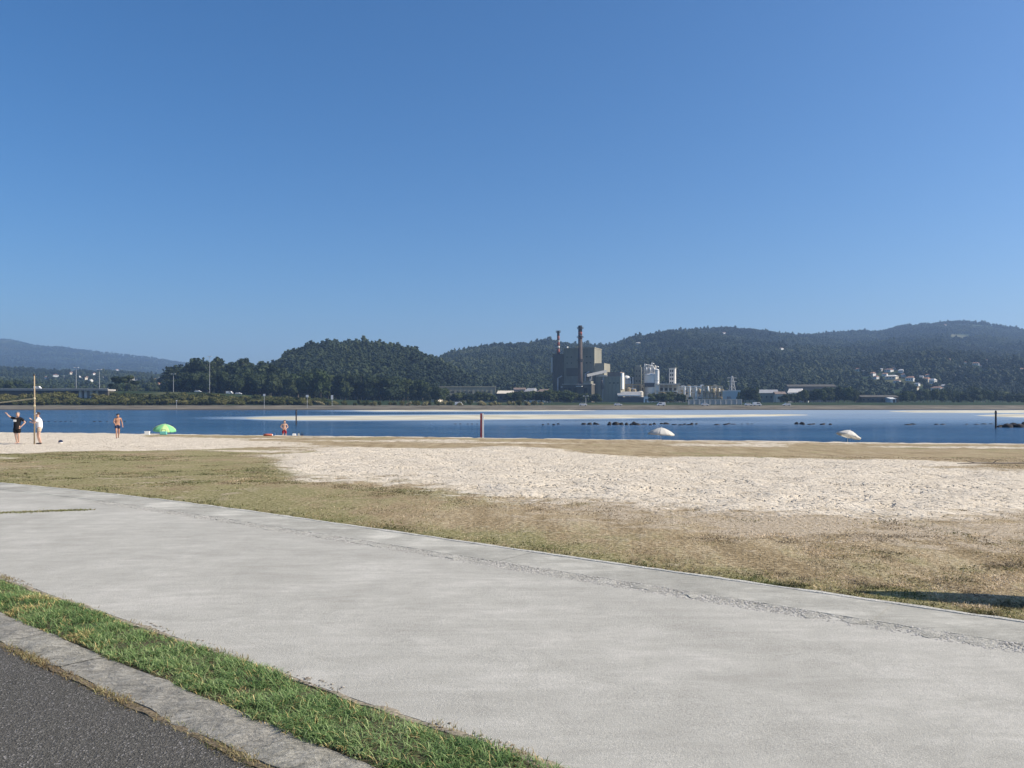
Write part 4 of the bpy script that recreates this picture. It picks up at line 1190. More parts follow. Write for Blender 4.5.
rack(624, 644, 384, FY - 4, 'ochre pipe rack with vessels between the domed tank and the large white tank', ['ochre', 'ochre', 'cream', 'white_paint', 'steel'], 4, 1)
p = Plant('long_shed', 'low dark shed with a white eaves band at the foot of the pipe rack', 'shed', 630, FY - 22, 402.6, R(-6))
p.box('wall', 'dark_steel', 618, 645, 397, 402.6, 0, 8); p.box('eaves_band', 'white_paint', 618, 640, 395.2, 396.2, -.4, 8); p.roof('roof', 'grey_roof', 618, 640, 391.5, 395.2, 0, 8)
p.box('annex', 'white_paint', 643.5, 649, 396.5, 402.6, -1, 4); p.box('door', 'glass', 645, 646.4, 399, 402.6, -1.1, -.9)
p = Plant('process_hall', 'cream process hall with open bays behind the factory trees', 'industrial building', 668, FY - 2, 402.6, R(-10))
p.box('wall', 'cream', 659, 679, 385, 402.6, 2, 14); p.box('roof_slab', 'pale_concrete', 658.3, 679.6, 384, 385, -.6, 14.4)
for u in (659.6, 664, 668.4, 672.8, 678): p.box('column', 'cream', u - .5, u + .5, 385, 402.6, -.2, 1.2)
for u in (661.8, 666.2, 670.6, 675.4): p.box('open_bay', 'clad_dark', u - 1.5, u + 1.5, 388, 393, 1.8, 2.2)
rack(679.5, 722, 386, FY - 6, 'long pipe rack with white columns and pale vessels', ['white_paint', 'cream', 'white_paint', 'ochre', 'steel'], 5.3, 2)
for i, u in enumerate((684.5, 690, 696, 702.5)):
    tank(u, 386 + .6 * i, 399, 1.9, FY - 12, 'slim white vertical vessel in front of the long pipe rack', group='slim vessels before the pipe rack', name='process_vessel', dome=.6)
for i, u in enumerate((706, 710.5, 714.5, 718.5)):
    tank(u, 388, 399, 3.2, FY - 10, 'squat cream vessel in front of the long pipe rack', 'cream', group='squat vessels before the pipe rack', name='process_vessel', dome=.7)
r_ = random.Random(5)
rack(655, 681, 383.5, FY - 9, 'cream and ochre pipe rack crowded with vessels between white tank and stair tower', ['cream', 'white_paint', 'ochre', 'cream', 'steel'], 4.4, 3)
rack(703, 722, 385.5, FY - 16, 'ochre end of the pipe racks beside the pale blue shed', ['ochre', 'cream', 'ochre', 'white_paint'], 3.8, 4)
for u, vt, w, lab in ((629, 387.5, 3.2, 'ochre drum standing left in the pipe rack beside the domed tank'), (634.5, 389, 3.6, 'ochre drum in the middle of the pipe rack beside the domed tank'), (640.5, 391, 5.5, 'wide cream drum at the foot of the grey process tower')):
    tank(u, vt, 399, w, FY - 12, lab, 'cream' if w > 5 else 'ochre', dome=.6, name='process_vessel')
p = Plant('bunker_house', 'dark bunker house with openings filled black for shade at the foot of the taller chimney', 'industrial building', 574, FY - 24, 402.6, R(-20))
p.box('wall', 'clad_dark', 562, 592, 384.5, 402.6, 0, 10); p.box('roof_slab', 'concrete', 561.6, 592.4, 383.9, 384.5, -.4, 10.4)
for u in (565, 570, 575, 586): p.box('open_bay', 'soot_shade', u - 1.6, u + 1.6, 388, 394, -.1, .3)  # black panels give the shade inside the bays
p.box('canopy', 'pale_concrete', 577, 583, 386, 386.8, -3, 0); p.box('annex', 'clad_olive', 583, 591, 381, 384, 1, 9)
p = Plant('filter_house', 'cream filter house with dark bays behind the ochre drums', 'industrial building', 635, FY + 12, 402.6, R(-12))
p.box('wall', 'cream', 624, 646, 386, 402.6, 0, 9); p.box('roof_slab', 'pale_concrete', 623.6, 646.4, 385.3, 386, -.4, 9.4)
for u in (626.5, 630.5, 634.5, 642): p.box('open_bay', 'clad_dark', u - 1.2, u + 1.2, 388, 392, -.15, .3)
p = Plant('bleach_house', 'long cream bleaching house behind the white vessels of the pipe racks', 'industrial building', 700, FY + 14, 402.6, R(-8))
p.box('wall', 'cream', 679, 721, 388.3, 402.6, 0, 12); p.box('roof_slab', 'pale_concrete', 678.6, 721.4, 387.5, 388.3, -.4, 12.4)
for k in range(9): p.box('open_bay', 'clad_dark' if k % 3 else 'ochre', 681 + 4.4 * k, 683.4 + 4.4 * k, 390, 394.5, -.15, .3)
for k in range(6): p.box('roof_vent', ('white_paint', 'ochre', 'cream')[k % 3], 682 + 6.4 * k, 684.6 + 6.4 * k, 385.4 - (k % 2) * .8, 387.5, 3, 7)
p = Plant('scrubber_tower', 'pale scrubber with pipes standing just behind the large white tank', 'tower', 647, FY + 14, 402.6, R(-15))
p.box('shaft', 'pale_concrete', 643.5, 648.5, 366.5, 402.6, 0, 5); p.box('shaft', 'cream', 649.2, 655, 365, 402.6, 2, 6)
m = MB()
for du, v0 in ((641.5, 370), (645, 363.8), (652, 362.8), (656.5, 366)): m.tube([(p.X(du), -1, p.Zv(390)), (p.X(du), -1, p.Zv(v0)), (p.X(du) + 1.4, .6, p.Zv(v0 + 1))], .42, 8)
m.build('vent_pipe', M['white_paint'], p.r, True)
for v in (369, 373, 377, 381): p.box('platform', 'steel', 643, 655.6, v, v + .35, -1.2, 6.4)
p = Plant('blue_shed', 'pale blue sheet metal shed with a light roof edge', 'shed', 732, FY - 14, 402.6, R(-8))
p.box('wall', 'blue_shed', 722, 741.5, 391.2, 402.6, 0, 14); p.box('fascia', 'white_paint', 721.6, 741.9, 390.4, 391.2, -.35, 14.3)
ribs(p, 'sheet_rib', 'blue_shed', 723, 741, 391.5, 402, 0, 1.8, .25, .15); p.box('door', 'grey_roof', 727, 731, 396.5, 402.6, -.15, .1)
p = Plant('yard_wall', 'long low grey concrete wall along the factory yard', 'wall', 715, 470, 404.5, R(0))
p.box('wall', 'concrete', 688, 742, 399.6, 404.6, 0, .5)
for k in range(10): p.box('coping', 'pale_concrete', 688 + 5.4 * k + .08, 688 + 5.4 * (k + 1) - .08, 399.3, 399.6, -.15, .65)
ribs(p, 'pier', 'pale_concrete', 688.5, 741.5, 399.8, 404.5, 0, 5.3, .4, .2)

# lattice mast
p = Plant('lattice_mast', 'steel lattice mast standing behind the pale blue shed', 'mast', 732, FY + 60, 402.6, R(15))
m = MB(); Ht = p.Zv(376)
def leg_at(k, z):
    w = 3.6 * (1 - .9 * z / Ht); return Vector(((-w, w, w, -w)[k], (-w, -w, w, w)[k], z))
for k in range(4): m.tube([leg_at(k, 0), leg_at(k, Ht)], .28, 5)
zs = np.linspace(0, Ht, 9)
for a, b_ in zip(zs, zs[1:]):
    for k in range(4):
        m.tube([leg_at(k, a), leg_at((k + 1) % 4, b_)], .14, 4); m.tube([leg_at((k + 1) % 4, a), leg_at(k, b_)], .14, 4)
m.build('lattice', M['steel'], p.r); m = MB()
for z in (Ht * .8, Ht * .93): m.box(-4.5, 4.5, -.2, .2, z - .2, z + .2)
m.build('cross_arm', M['steel'], p.r)

# sheds right of the factory
def shed(name, label, u0, u1, vt, vr, Y, wall, roof, n_win=0, rz=R(-8), vb=402.8, cat='shed', dep=14):
    p = Plant(name, label, cat, (u0 + u1) / 2, Y, vb, rz)
    p.box('wall', wall, u0, u1, vt, vb, 0, dep); p.roof('roof', roof, u0, u1, vr, vt, 0, dep)
    for k in range(n_win):
        u = u0 + (u1 - u0) * (k + .5) / n_win
        p.box('window', 'glass', u - .8, u + .8, vt + (vb - vt) * .3, vt + (vb - vt) * .55, -.12, .3)
    p.box('door', 'dark_steel', u0 + (u1 - u0) * .42, u0 + (u1 - u0) * .42 + 2.2, vb - 4, vb, -.14, .2)
    return p
shed('grey_shed', 'grey green shed with dark roof right of the pale blue shed', 745, 778, 393, 389.5, FY - 20, 'clad_green', 'grey_roof', 7)
shed('cream_shed', 'small cream building at the end of the grey green shed', 776, 786, 394, 391.5, FY - 32, 'cream', 'clad_brown', 2)
shed('white_shed', 'white gabled hut with a tilted pale roof before the grove', 788, 800, 392.5, 388.5, FY - 24, 'white_paint', 'pale_concrete', 2, R(-30))
shed('white_shed', 'smaller white hut at the edge of the grove beside the tilted roof', 801, 808, 393.5, 390.5, FY - 34, 'white_paint', 'grey_roof', 1, R(-24))
p = shed('long_hall', 'long brown factory hall with flat dark roof line above the grove', 789, 835, 386.5, 384.3, FY + 60, 'clad_brown', 'clad_dark', 8)
p = shed('dark_warehouse', 'long dark grey warehouse on the shore left of the village', 862, 898, 397, 395, FY - 80, 'clad_dark', 'clad_dark', 8, R(-4), 403.4)
shed('white_lean_to', 'small white lean-to in front of the dark grey warehouse', 891, 896, 398.8, 397.4, FY - 90, 'white_paint', 'white_paint', 1, R(-4), 403.4)
# left of the factory
p = Plant('long_warehouse', 'long flat grey green warehouse at the foot of the wooded hill', 'warehouse', 468, FY - 20, 402.6, R(4))
p.box('wall', 'clad_green', 439.5, 496, 387.2, 402.6, 0, 22); p.box('fascia', 'clad_green', 439.2, 496.3, 386.3, 387.2, -.4, 22.4)
ribs(p, 'pilaster', 'clad_olive', 441, 495.5, 387.3, 402, 0, 4.5, .4, .25); windows(p, [446 + 6.2 * k for k in range(8)], [392], 3.4, 1.2, 0)
p.box('door', 'dark_steel', 455, 459, 396.5, 402.6, -.3, .1)
shed('light_roof_shed', 'low shed with a pale curved roof beside the long warehouse', 497, 512, 393.5, 390.5, FY - 24, 'clad_dark', 'cream', 2)
shed('small_hall', 'dark hall with white end wall between warehouse and factory', 513, 524, 392, 387.5, FY - 10, 'clad_dark', 'clad_brown', 3)
p = shed('white_house', 'white two storey building with grey roof left of the factory', 524, 532, 391.5, 388, FY - 18, 'white_paint', 'grey_roof', 3, R(-25), cat='building')
shed('white_house', 'small white building with brown roof next to the boiler house', 537, 545, 392, 389, FY - 20, 'cream', 'clad_brown', 3, R(-25), cat='building')
shed('gate_house', 'low white gate house behind the hedge left of the long warehouse', 431, 438, 395, 392, FY - 40, 'cream', 'tile_brown', 2, R(-12), cat='building')

# ------------------------------------------------------------------ houses on the hills
def house(u, v, w, h, label, group, i):
    r = random.Random(int(u * 31))
    Yh, zh = on_hill(u, v)
    s_ = Yh / F; kk = 1.15 if group else 0.9
    wd, ht, dep = kk * w * s_, 1.1 * kk * h * s_, w * s_ * .9
    t = thing('hillside_house', label, 'house', ((u - 512) / F * Yh, Yh, zh - .5), R(r.uniform(-68, -35)), group)
    m = MB(); m.box(-wd / 2, wd / 2, -dep / 2, dep / 2, -2, ht * .68); m.build('wall', M[r.choice(['white_paint', 'white_paint', 'white_paint', 'cream'])], t)
    m = MB(); o = .06 * wd; z0, z1 = ht * .68, ht
    vs = [(-wd / 2 - o, -dep / 2 - o, z0), (wd / 2 + o, -dep / 2 - o, z0), (wd / 2 + o, dep / 2 + o, z0), (-wd / 2 - o, dep / 2 + o, z0), (-wd / 2 + wd * .2, 0, z1), (wd / 2 - wd * .2, 0, z1)]
    m.add(vs, [(0, 3, 2, 1), (0, 1, 5, 4), (1, 2, 5), (2, 3, 4, 5), (3, 0, 4)]); m.build('roof', M[r.choice(['tile', 'tile_brown', 'grey_roof', 'pale_concrete'])], t)
    for x in (-.28, 0, .28):
        m = MB(); m.box(x * wd - .06 * wd, x * wd + .06 * wd, -dep / 2 - .12, -dep / 2 + .2, ht * .25, ht * .5); m.build('window', M['glass'], t)
for i, hs in enumerate(VILLAGE):
    lab = 'pale house with tiled roof in the village on the lower slope' if hs[1] > 369 else 'small pale house scattered high on the village hillside'
    house(*hs, lab, 'houses of the lower hillside village' if hs[1] > 369 else 'houses high on the village hillside', i)
for i, hs in enumerate(TOWN): house(*hs, 'small pale house of the town below the blue hill', 'houses of the town below the blue hill', i)
for i, hs in enumerate(LONE): house(*hs, None, i)

# ------------------------------------------------------------------ viaduct, lamp masts, posts along the far shore
p = Plant('viaduct', 'low concrete viaduct with pale piers crossing the shrubs at the far shore', 'bridge', 55, 505, 404, 0)
p.box('deck', 'concrete', -60, 108, 389.3, 390.6, 0, 10)
p.box('parapet', 'concrete', -60, 108, 388.4, 389.3, -.3, .1)
for u in (77, 82.5, 88, 94): p.box('pier', 'pale_concrete', u, u + 2.6, 390.6, 405, 2, 8)
p.box('abutment', 'clad_dark', 98, 107.5, 390.6, 405, .6, 9)
p.box('abutment', 'clad_dark', -60, 72, 390.6, 405, .6, 9)

def mast(u, vt, vb, Y, label, group=None):
    p = Plant('lamp_mast', label, 'street lamp', u, Y, vb, 0, group)
    m = MB(); m.tube([(0, 0, -1), (0, 0, p.Zv(vt))], [.19, .11], 8); m.build('pole', M['steel'], p.r)
    m = MB(); m.box(-1.2, 1.2, -.12, .12, p.Zv(vt) - .12, p.Zv(vt) + .12); m.build('bracket', M['steel'], p.r)
    for sx in (-1, 1):
        m = MB(); m.prism([(sx * 1.2 - .5, p.Zv(vt) - .1), (sx * 1.2 + .5, p.Zv(vt) - .1), (sx * 1.2 + .3, p.Zv(vt) + .2), (sx * 1.2 - .3, p.Zv(vt) + .2)], -.25, .25); m.build('lamp_head', M['white_paint'], p.r)
mast(76.2, 367.5, 391, 520, 'tall lamp mast on the viaduct, first of the pair before the town')
mast(99.4, 369.5, 391, 520, 'tall lamp mast on the viaduct, nearer the umbrella pines')
mast(173.4, 374, 392, 545, 'lamp mast at the edge of the dense wood')
mast(209.6, 356.5, 393, 545, 'tallest lamp mast rising above the dense wood')
mast(585.8, 396, 405, 440, 'small lamp mast on the shore below the boiler house')
def sign_post(u, vt, vb, Y, label, w, h):
    p = Plant('shore_sign', label, 'sign', u, Y, vb, 0)
    m = MB(); m.tube([(0, .1, -1), (0, .1, p.Zv(vt))], .11, 7); m.build('post', M['steel'], p.r)
    p.box('board', 'white_paint', u - w / 2, u + w / 2, vt, vt + h, -.12, .0)
sign_post(264.2, 394, 408, 425, 'white square board on a post on the far shore, before the dense wood', 2.2, 2.0)
sign_post(307.2, 395, 408, 425, 'white square board on a pale post on the far shore, below the round hill', 2.6, 2.2)
sign_post(332.0, 395.2, 404, 440, 'upright white board standing in the hedge below the round hill', 2.2, 4.2)
sign_post(176.5, 400, 408, 425, 'small white board on a post below the lamp mast of the wood', 1.2, 1.2)

# ------------------------------------------------------------------ cars on the shore road
M['car_white'] = plain('white_car_paint', (0.75, 0.75, 0.74), 0.25, 0.6)
M['car_grey'] = plain('grey_car_paint', (0.20, 0.21, 0.22), 0.25, 0.6)
M['tyre'] = plain('tyre_rubber', (0.02, 0.02, 0.02), 0.9)
M['lampglass'] = plain('headlamp_glass', (0.7, 0.7, 0.7), 0.1, 0.6)
def make_car(van=False):
    t = empty('parked_car', (0, 0, 0))
    m = MB(); L = 4.3; H = 1.95 if van else 1.45
    prof = [(-2.15, .35), (2.15, .35), (2.15, .80), (1.25, .95), (.65, H - .05), (-1.5, H), (-2.1, 1.0)] if not van else [(-2.3, .35), (2.3, .35), (2.3, .9), (1.75, 1.1), (1.2, H), (-2.25, H), (-2.3, .6)]
    m.prism(prof, -.85, .85); m.build('body', M['car_white'], t, bevel=.08)
    m = MB()
    m.prism([(1.10, .98), (.60, H - .18), (-1.40, H - .16), (-1.85, 1.02)] if not van else [(1.55, 1.15), (1.15, H - .25), (-.3, H - .25), (-.3, 1.15)], -.87, .87); m.build('side_window', M['glass'], t)
    for x in (-1.35, 1.35):
        for y in (-.82, .82):
            m = MB(); m.tube([(x, y - .1, .33), (x, y + .1, .33)], .33, 12); w = m.build('wheel', M['tyre'], t)
            m = MB(); m.tube([(x, y - .115, .33), (x, y + .115, .33)], .19, 10); m.build('rim', M['steel'], w)
    for y in (-.6, .6):
        m = MB(); m.box(2.12, 2.2, y - .18, y + .18, .62, .78); m.build('headlight', M['lampglass'], t)
    return t
CARS = [(198, 391.5, 545, 0, 'white car on the raised road below the tallest lamp mast'), (229.5, 392.5, 545, 1, 'white van on the raised road at the dense wood'), (238.5, 393, 545, 0, 'white car following the van on the raised road'),
        (37.6, 389.2, 511, 1, 'white van crossing the viaduct'), (583, 405, 440, 0, 'white car on the shore road below the boiler house'), (618, 405, 440, 0, 'white car on the shore road below the grey green block'),
        (661, 405, 440, 1, 'white van on the shore road below the large white tank'), (705, 405.2, 440, 0, 'white car on the shore road before the yard wall'), (748.5, 405.4, 440, 0, 'white car at the end of the yard wall, first of two close together'),
        (757, 405.4, 440, 1, 'white van at the end of the yard wall, behind the white car'), (786.5, 405.4, 440, 0, 'white car alone on the shore road before the grove'), (459, 403.6, 448, 1, 'white van among the hedge before the long warehouse')]
protos = [make_car(False), make_car(True)]; used = [False, False]
for u, v, Yc, kv, lab in CARS:
    o = protos[kv] if not used[kv] else copy_tree(protos[kv]); used[kv] = True
    x, y, z = at(u, v, Yc)
    zt = land(u, Yc)
    o.location = (x, y, z if Yc == 511 else zt); o.rotation_euler = (0, 0, random.choice([0, math.pi])); tag(o, lab, 'car', 'vehicles on the far shore roads')
    if kv: o.name = 'parked_van'

# ================================================================== rocks and posts in the water
def rock_mesh(seed):
    bm = bmesh.new(); bmesh.ops.create_icosphere(bm, subdivisions=2, radius=1)
    r = random.Random(seed); off = r.uniform(0, 50)
    for v in bm.verts:
        n = float(fbm(np.array([v.co.x * 1.0 + off]), np.array([v.co.y + v.co.z * 1.7]), .9, seed)[()] if False else fbm(v.co.x + off, v.co.y + v.co.z * 1.7, .9, seed))
        v.co *= 0.6 + 0.8 * n
    me = bpy.data.meshes.new('sea_rock'); bm.to_mesh(me); bm.free(); me.materials.append(M['rock']); return me
RM = [rock_mesh(i) for i in range(5)]
def rock(u, v, w, h, label, group='dark rocks lying in the water'):
    x, y = water_pt(u, v); s_ = y / F
    o = bpy.data.objects.new('sea_rock', random.choice(RM)); COL.objects.link(o)
    o.location = (x, y, WZ); o.scale = (w * s_ / 2, random.uniform(.5, 1) * w * s_ / 2, h * s_ * 0.95); o.rotation_euler = (0, 0, random.uniform(-.5, .5))
    tag(o, label, 'rock', group)
for a, b_, n, lab, sz in ((540, 560, 4, 'low dark rock in the water below the boiler house', (2, 4, .8, 1.4)), (583, 600, 4, 'dark rock in the water between red post and white parasol', (3, 5, 1.4, 2.6)), (606, 640, 9, 'dark rock in the thick middle of the rock line', (3, 6.5, 1.6, 3.0)), (643, 700, 12, 'low dark rock in the water behind the white parasols', (2.5, 6, .9, 1.8)),
                        (712, 735, 5, 'small low rock in the water between the white parasols', (3, 5, .7, 1.1)), (791, 834, 8, 'dark rock in the water near the tilted white parasol', (2, 4.5, .9, 2.6)),
                        (905, 918, 2, 'small dark rock alone in the water beyond the tilted parasol', (4, 6, .9, 1.3)), (935, 946, 2, 'small dark rock pair in the water before the dark post', (3, 5, .8, 1.2)), (962, 992, 4, 'flat rock leading to the dark post', (3, 5, .6, .9))):
    for k in range(n):
        rock(a + (b_ - a) * (k + random.random()) / n, random.uniform(424.0, 425.2), random.uniform(*sz[:2]) * 1.25, random.uniform(*sz[2:]) * 1.15, lab)
for k, (u, w, h) in enumerate(((1001, 9, 2.6), (1007, 10, 4.4), (1013, 10, 5.0), (1019, 9, 4.2), (1024, 7, 6.4), (1031, 14, 5.0))):
    rock(u, 427.2 + .2 * (k % 2), w, h, 'dark boulder of the heap beside the dark post at the edge of the water', 'boulders of the heap by the dark post')
for a, b_, n in ((20, 76, 10), (92, 130, 5), (455, 482, 5), (742, 756, 3)):
    for k in range(n):
        rock(a + (b_ - a) * (k + .5 * random.random()) / n, 421.8 if a < 200 else 424.2, random.uniform(2, 3.6), .7, 'flat dark rock of the dotted line in the water', 'dotted line of flat rocks')
M['post_wood'] = weathered('dark_post_timber', (0.045, 0.035, 0.03), 0.85, 0.5, 0.4)
M['post_red'] = weathered('red_post_paint', (0.25, 0.02, 0.024), 0.6, 0.8, 0.25)
def water_post(u, vt, vb, w, label):
    x, y = water_pt(u, vb); s_ = y / F
    t = thing('mooring_post', label, 'post', (x, y, WZ))
    Ht = (vb - vt) * s_; m = MB(); m.lathe([(w * s_ / 2, -1), (w * s_ / 2, Ht - .15), (w * s_ / 2 * .8, Ht)], 10); m.build('pile', M['post_wood'], t)
    m = MB(); m.lathe([(w * s_ / 2 + .04, Ht * .82), (w * s_ / 2 + .04, Ht * .9)], 10); m.build('iron_band', M['dark_steel'], t)
water_post(995.8, 410.5, 428.3, 1.7, 'dark timber post standing in the water beside the boulder heap')
water_post(296.2, 409.5, 425.2, 1.3, 'thin dark post standing in the water behind the bather in red shorts')
# ================================================================== BEACH THINGS
def cloth(name, a, amt=0.15, rough=0.85): return plain(name, a, rough, 0.2, 0, amt, 9)
M['bamboo'] = weathered('yellow_pole_timber', (0.36, 0.285, 0.19), 0.7, 1.0, 0.3)
M['rope'] = cloth('yellowed_net_tape', (0.44, 0.40, 0.27))
M['net'] = cloth('dark_net_cord', (0.05, 0.05, 0.05))
M['white_cloth'] = cloth('white_parasol_cloth', (0.80, 0.79, 0.76), 0.05)
M['alu'] = plain('parasol_pole', (0.6, 0.6, 0.6), 0.35, 0.5, 0.6)

def cloth_mat(name, col, trans=0.35):
    m = Mat(name, col, 0.8, 0.15)
    tr = m.node('ShaderNodeBsdfTranslucent'); tr.inputs[0].default_value = lin(col)
    ms = m.node('ShaderNodeMixShader'); ms.inputs[0].default_value = trans
    m.link(m.p.outputs[0], ms.inputs[1]); m.link(tr.outputs[0], ms.inputs[2]); m.link(ms.outputs[0], m.n['Material Output'].inputs[0])
    return m.m
M['green_cloth'] = cloth_mat('green_parasol_cloth', (0.30, 0.72, 0.36))
M['lime_cloth'] = cloth_mat('lime_parasol_cloth', (0.62, 0.82, 0.40))
M['white_canopy'] = cloth_mat('white_canopy_cloth', (0.82, 0.81, 0.76), 0.48)
M['cream_canopy'] = cloth_mat('cream_canopy_cloth', (0.72, 0.70, 0.60), 0.45)

def parasol(u, v_top, Y, dia, hgt, tilt, label, mats, lean_az=0.0, rise=0.42):
    x, _, ztop = at(u, v_top, Y)
    zg = float(gprof(x, Y))
    t = thing('beach_parasol', label, 'parasol', (x, Y, zg))
    H = ztop - zg
    rot = Matrix.Rotation(lean_az, 4, 'Z') @ Matrix.Rotation(tilt, 4, 'Y')
    knee = Vector((0, 0, max(0.35, H - rise - 0.25)))
    m = MB(); m.tube([(0, 0, -0.3), knee], 0.019, 8); m.build('pole', M['alu'], t)
    ax = (rot @ Vector((0, 0, 1)))
    top = knee + ax * (rise + 0.28)
    hold = empty('canopy', (0, 0, 0)); hold.parent = t
    n = 8; r = dia / 2
    prof = [(0.02, 0.0), (0.25, -0.05), (0.5, -0.15), (0.75, -0.28), (1.0, -rise)]
    def P(k, q):
        w = 2 * math.pi * k / n; rr, dz = prof[q]
        return Vector((rr * r * math.cos(w), rr * r * math.sin(w), dz))
    for k in range(n):
        vs = []; fs = []; sub = 4
        for q in range(len(prof)):
            a, b = P(k, q), P(k + 1, q)
            for j in range(sub + 1):
                p_ = a.lerp(b, j / sub); p_.z -= 0.035 * math.sin(math.pi * j / sub) * prof[q][0]
                vs.append(top + rot @ p_)
        for j in range(sub + 1):        # valance
            p_ = Vector(P(k, len(prof) - 1).lerp(P(k + 1, len(prof) - 1), j / sub)); p_.z -= 0.10 + 0.03 * math.sin(math.pi * j / sub); vs.append(top + rot @ p_)
        c = sub + 1
        for q in range(len(prof)):
            for j in range(sub): fs.append((q * c + j, q * c + j + 1, (q + 1) * c + j + 1, (q + 1) * c + j))
        m = MB(); m.add(vs, fs); o = m.build('canopy_panel', M[mats[k % len(mats)]], hold, True)
        sd = o.modifiers.new('thick', 'SOLIDIFY'); sd.thickness = 0.006
    for k in range(n):
        m = MB(); m.tube([top + rot @ (P(k, q) + Vector((0, 0, -0.012))) for q in range(len(prof))], 0.006, 5); m.build('rib', M['alu'], hold)
    m = MB(); m.tube([knee, top + ax * 0.10], [0.016, 0.010], 8); m.build('mast', M['alu'], t)
    return t
parasol(661, 428.0, 61.0, 2.02, 1.6, R(4), 'white parasol with cream panels standing upright just below the beach crest', ['white_canopy', 'white_canopy', 'white_canopy', 'cream_canopy'], 0.4, 0.46)
parasol(847.5, 430.3, 57.0, 1.72, 1.3, R(17), 'white parasol tilted over to one side at the beach crest, near the dark boulders', ['white_canopy'], 0.15, 0.36)
parasol(164.5, 424.2, 71.0, 2.0, 1.5, R(-8), 'green and lime parasol at the edge of the sand', ['green_cloth', 'lime_cloth'], 2.4, 0.50)

# unseen folded parasol added beyond the frame, shaped to throw the long pointed shadow
tipw = ground_at(857, 592.5); L0 = Vector((sdir.x, sdir.y, 0)); 
hh_ = 1.62; LEAN = R(15)
base_ = tipw + L0 / sdir.z * (hh_ * math.cos(LEAN)) - Vector((0, hh_ * math.sin(LEAN), 0))
t = thing('shadow_parasol', 'unseen folded dark parasol added beside the path to cast the pointed shadow', 'parasol', (base_.x, base_.y + 0.0, float(gprof(base_.x, base_.y))))
t.rotation_euler = (-LEAN, 0, 0)
M['navy'] = cloth('navy_cloth', (0.02, 0.03, 0.07))
m = MB(); m.tube([(0, 0, -.3), (0, 0, hh_)], .02, 8); m.build('pole', M['alu'], t)
m = MB(); vs = []; fs = []; nn = 16
pf = [(0.02, hh_), (0.065, hh_ - .12), (0.15, hh_ - .40), (0.20, hh_ - .75), (0.18, hh_ - 1.05), (0.09, hh_ - 1.2), (0.05, hh_ - 1.28)]
for r_, z_ in pf:
    for k in range(nn):
        w = 2 * math.pi * k / nn; q = r_ * (1 + .16 * math.cos(8 * w)); vs.append((q * math.cos(w), q * math.sin(w), z_))
for i in range(len(pf) - 1):
    for k in range(nn): fs.append((i * nn + k, (i + 1) * nn + k, (i + 1) * nn + (k + 1) % nn, i * nn + (k + 1) % nn))
m.add(vs, fs); cn = m.build('folded_canopy', M['navy'], t, True)
m = MB(); m.lathe([(.150, hh_ - 1.16), (.180, hh_ - 1.14), (.195, hh_ - 1.09), (.185, hh_ - 1.07)], 14); m.build('tie_strap', M['white_cloth'], cn)

# net pole and net tape
def spot(u, v): return ground_at(u, v)
g0 = spot(34.3, 444)
t = thing('volleyball_pole', 'tall yellow timber pole held by the person in white', 'pole', g0)
Hp = g0.y / F * (444 - 374.5)
m = MB(); m.tube([(0, 0, -.4), (.02, 0, Hp * .5), (.0, 0, Hp)], [.042, .038, .03], 10); m.build('shaft', M['bamboo'], t, True)
for z_ in (Hp * .655, Hp * .55):
    m = MB(); m.lathe([(.056, z_ - .05), (.066, z_ - .04), (.066, z_ + .04), (.056, z_ + .05)], 10); m.build('rope_lashing', M['rope'], t)
m = MB(); m.lathe([(.045, Hp - .06), (.055, Hp - .04), (.05, Hp + .02)], 10); m.build('top_cap', M['dark_steel'], t)
far_pole = copy_tree(t); far_pole.location = g0 + Vector((-9.0, 1.5, float(gprof(g0.x - 9, g0.y + 1.5)) - g0.z)); far_pole['label'] = 'tall yellow timber pole at the other end of the net'
A = g0 + Vector((0, 0, Hp * .655)); B = far_pole.location + Vector((0, 0, Hp * .62))
t = thing('net_tape', 'yellowed tape of a slack net running from the tall pole out of view', 'net', A)
m = MB(); pts = [(B - A) * k / 14 + Vector((0, 0, -.30 * math.sin(math.pi * k / 14))) for k in range(15)]
for p_, q_ in zip(pts, pts[1:]):
    m.add([p_ + Vector((0, 0, .026)), p_ - Vector((0, 0, .026)), q_ - Vector((0, 0, .026)), q_ + Vector((0, 0, .026)),
           p_ + Vector((0, .012, .035)), p_ + Vector((0, .012, -.035)), q_ + Vector((0, .012, -.035)), q_ + Vector((0, .012, .035))],
          [(0, 1, 2, 3), (7, 6, 5, 4), (0, 3, 7, 4), (1, 5, 6, 2)])
m.build('tape', M['rope'], t)

# marker post at the crest; a white board gives its sunlit side
x, Y_, zt = at(482, 413.3, 63.0); zg = float(gprof(x, Y_))
t = thing('marker_post', 'red upright marker post, its sunlit side a white board, at the edge of the beach', 'post', (x, Y_, zg)); Hm = zt - zg
m = MB(); m.box(-.135, -.005, -.07, .07, -.4, Hm); m.build('red_board', M['post_red'], t, bevel=.01)
m = MB(); m.box(.005, .135, -.065, .065, -.4, Hm - .03); m.build('lit_side_board', M['white_paint'], t, bevel=.01)
for z_ in (Hm * .3, Hm * .85):
    m = MB(); m.box(-.15, .15, .066, .10, z_, z_ + .09); m.build('crosspiece', M['dark_steel'], t)

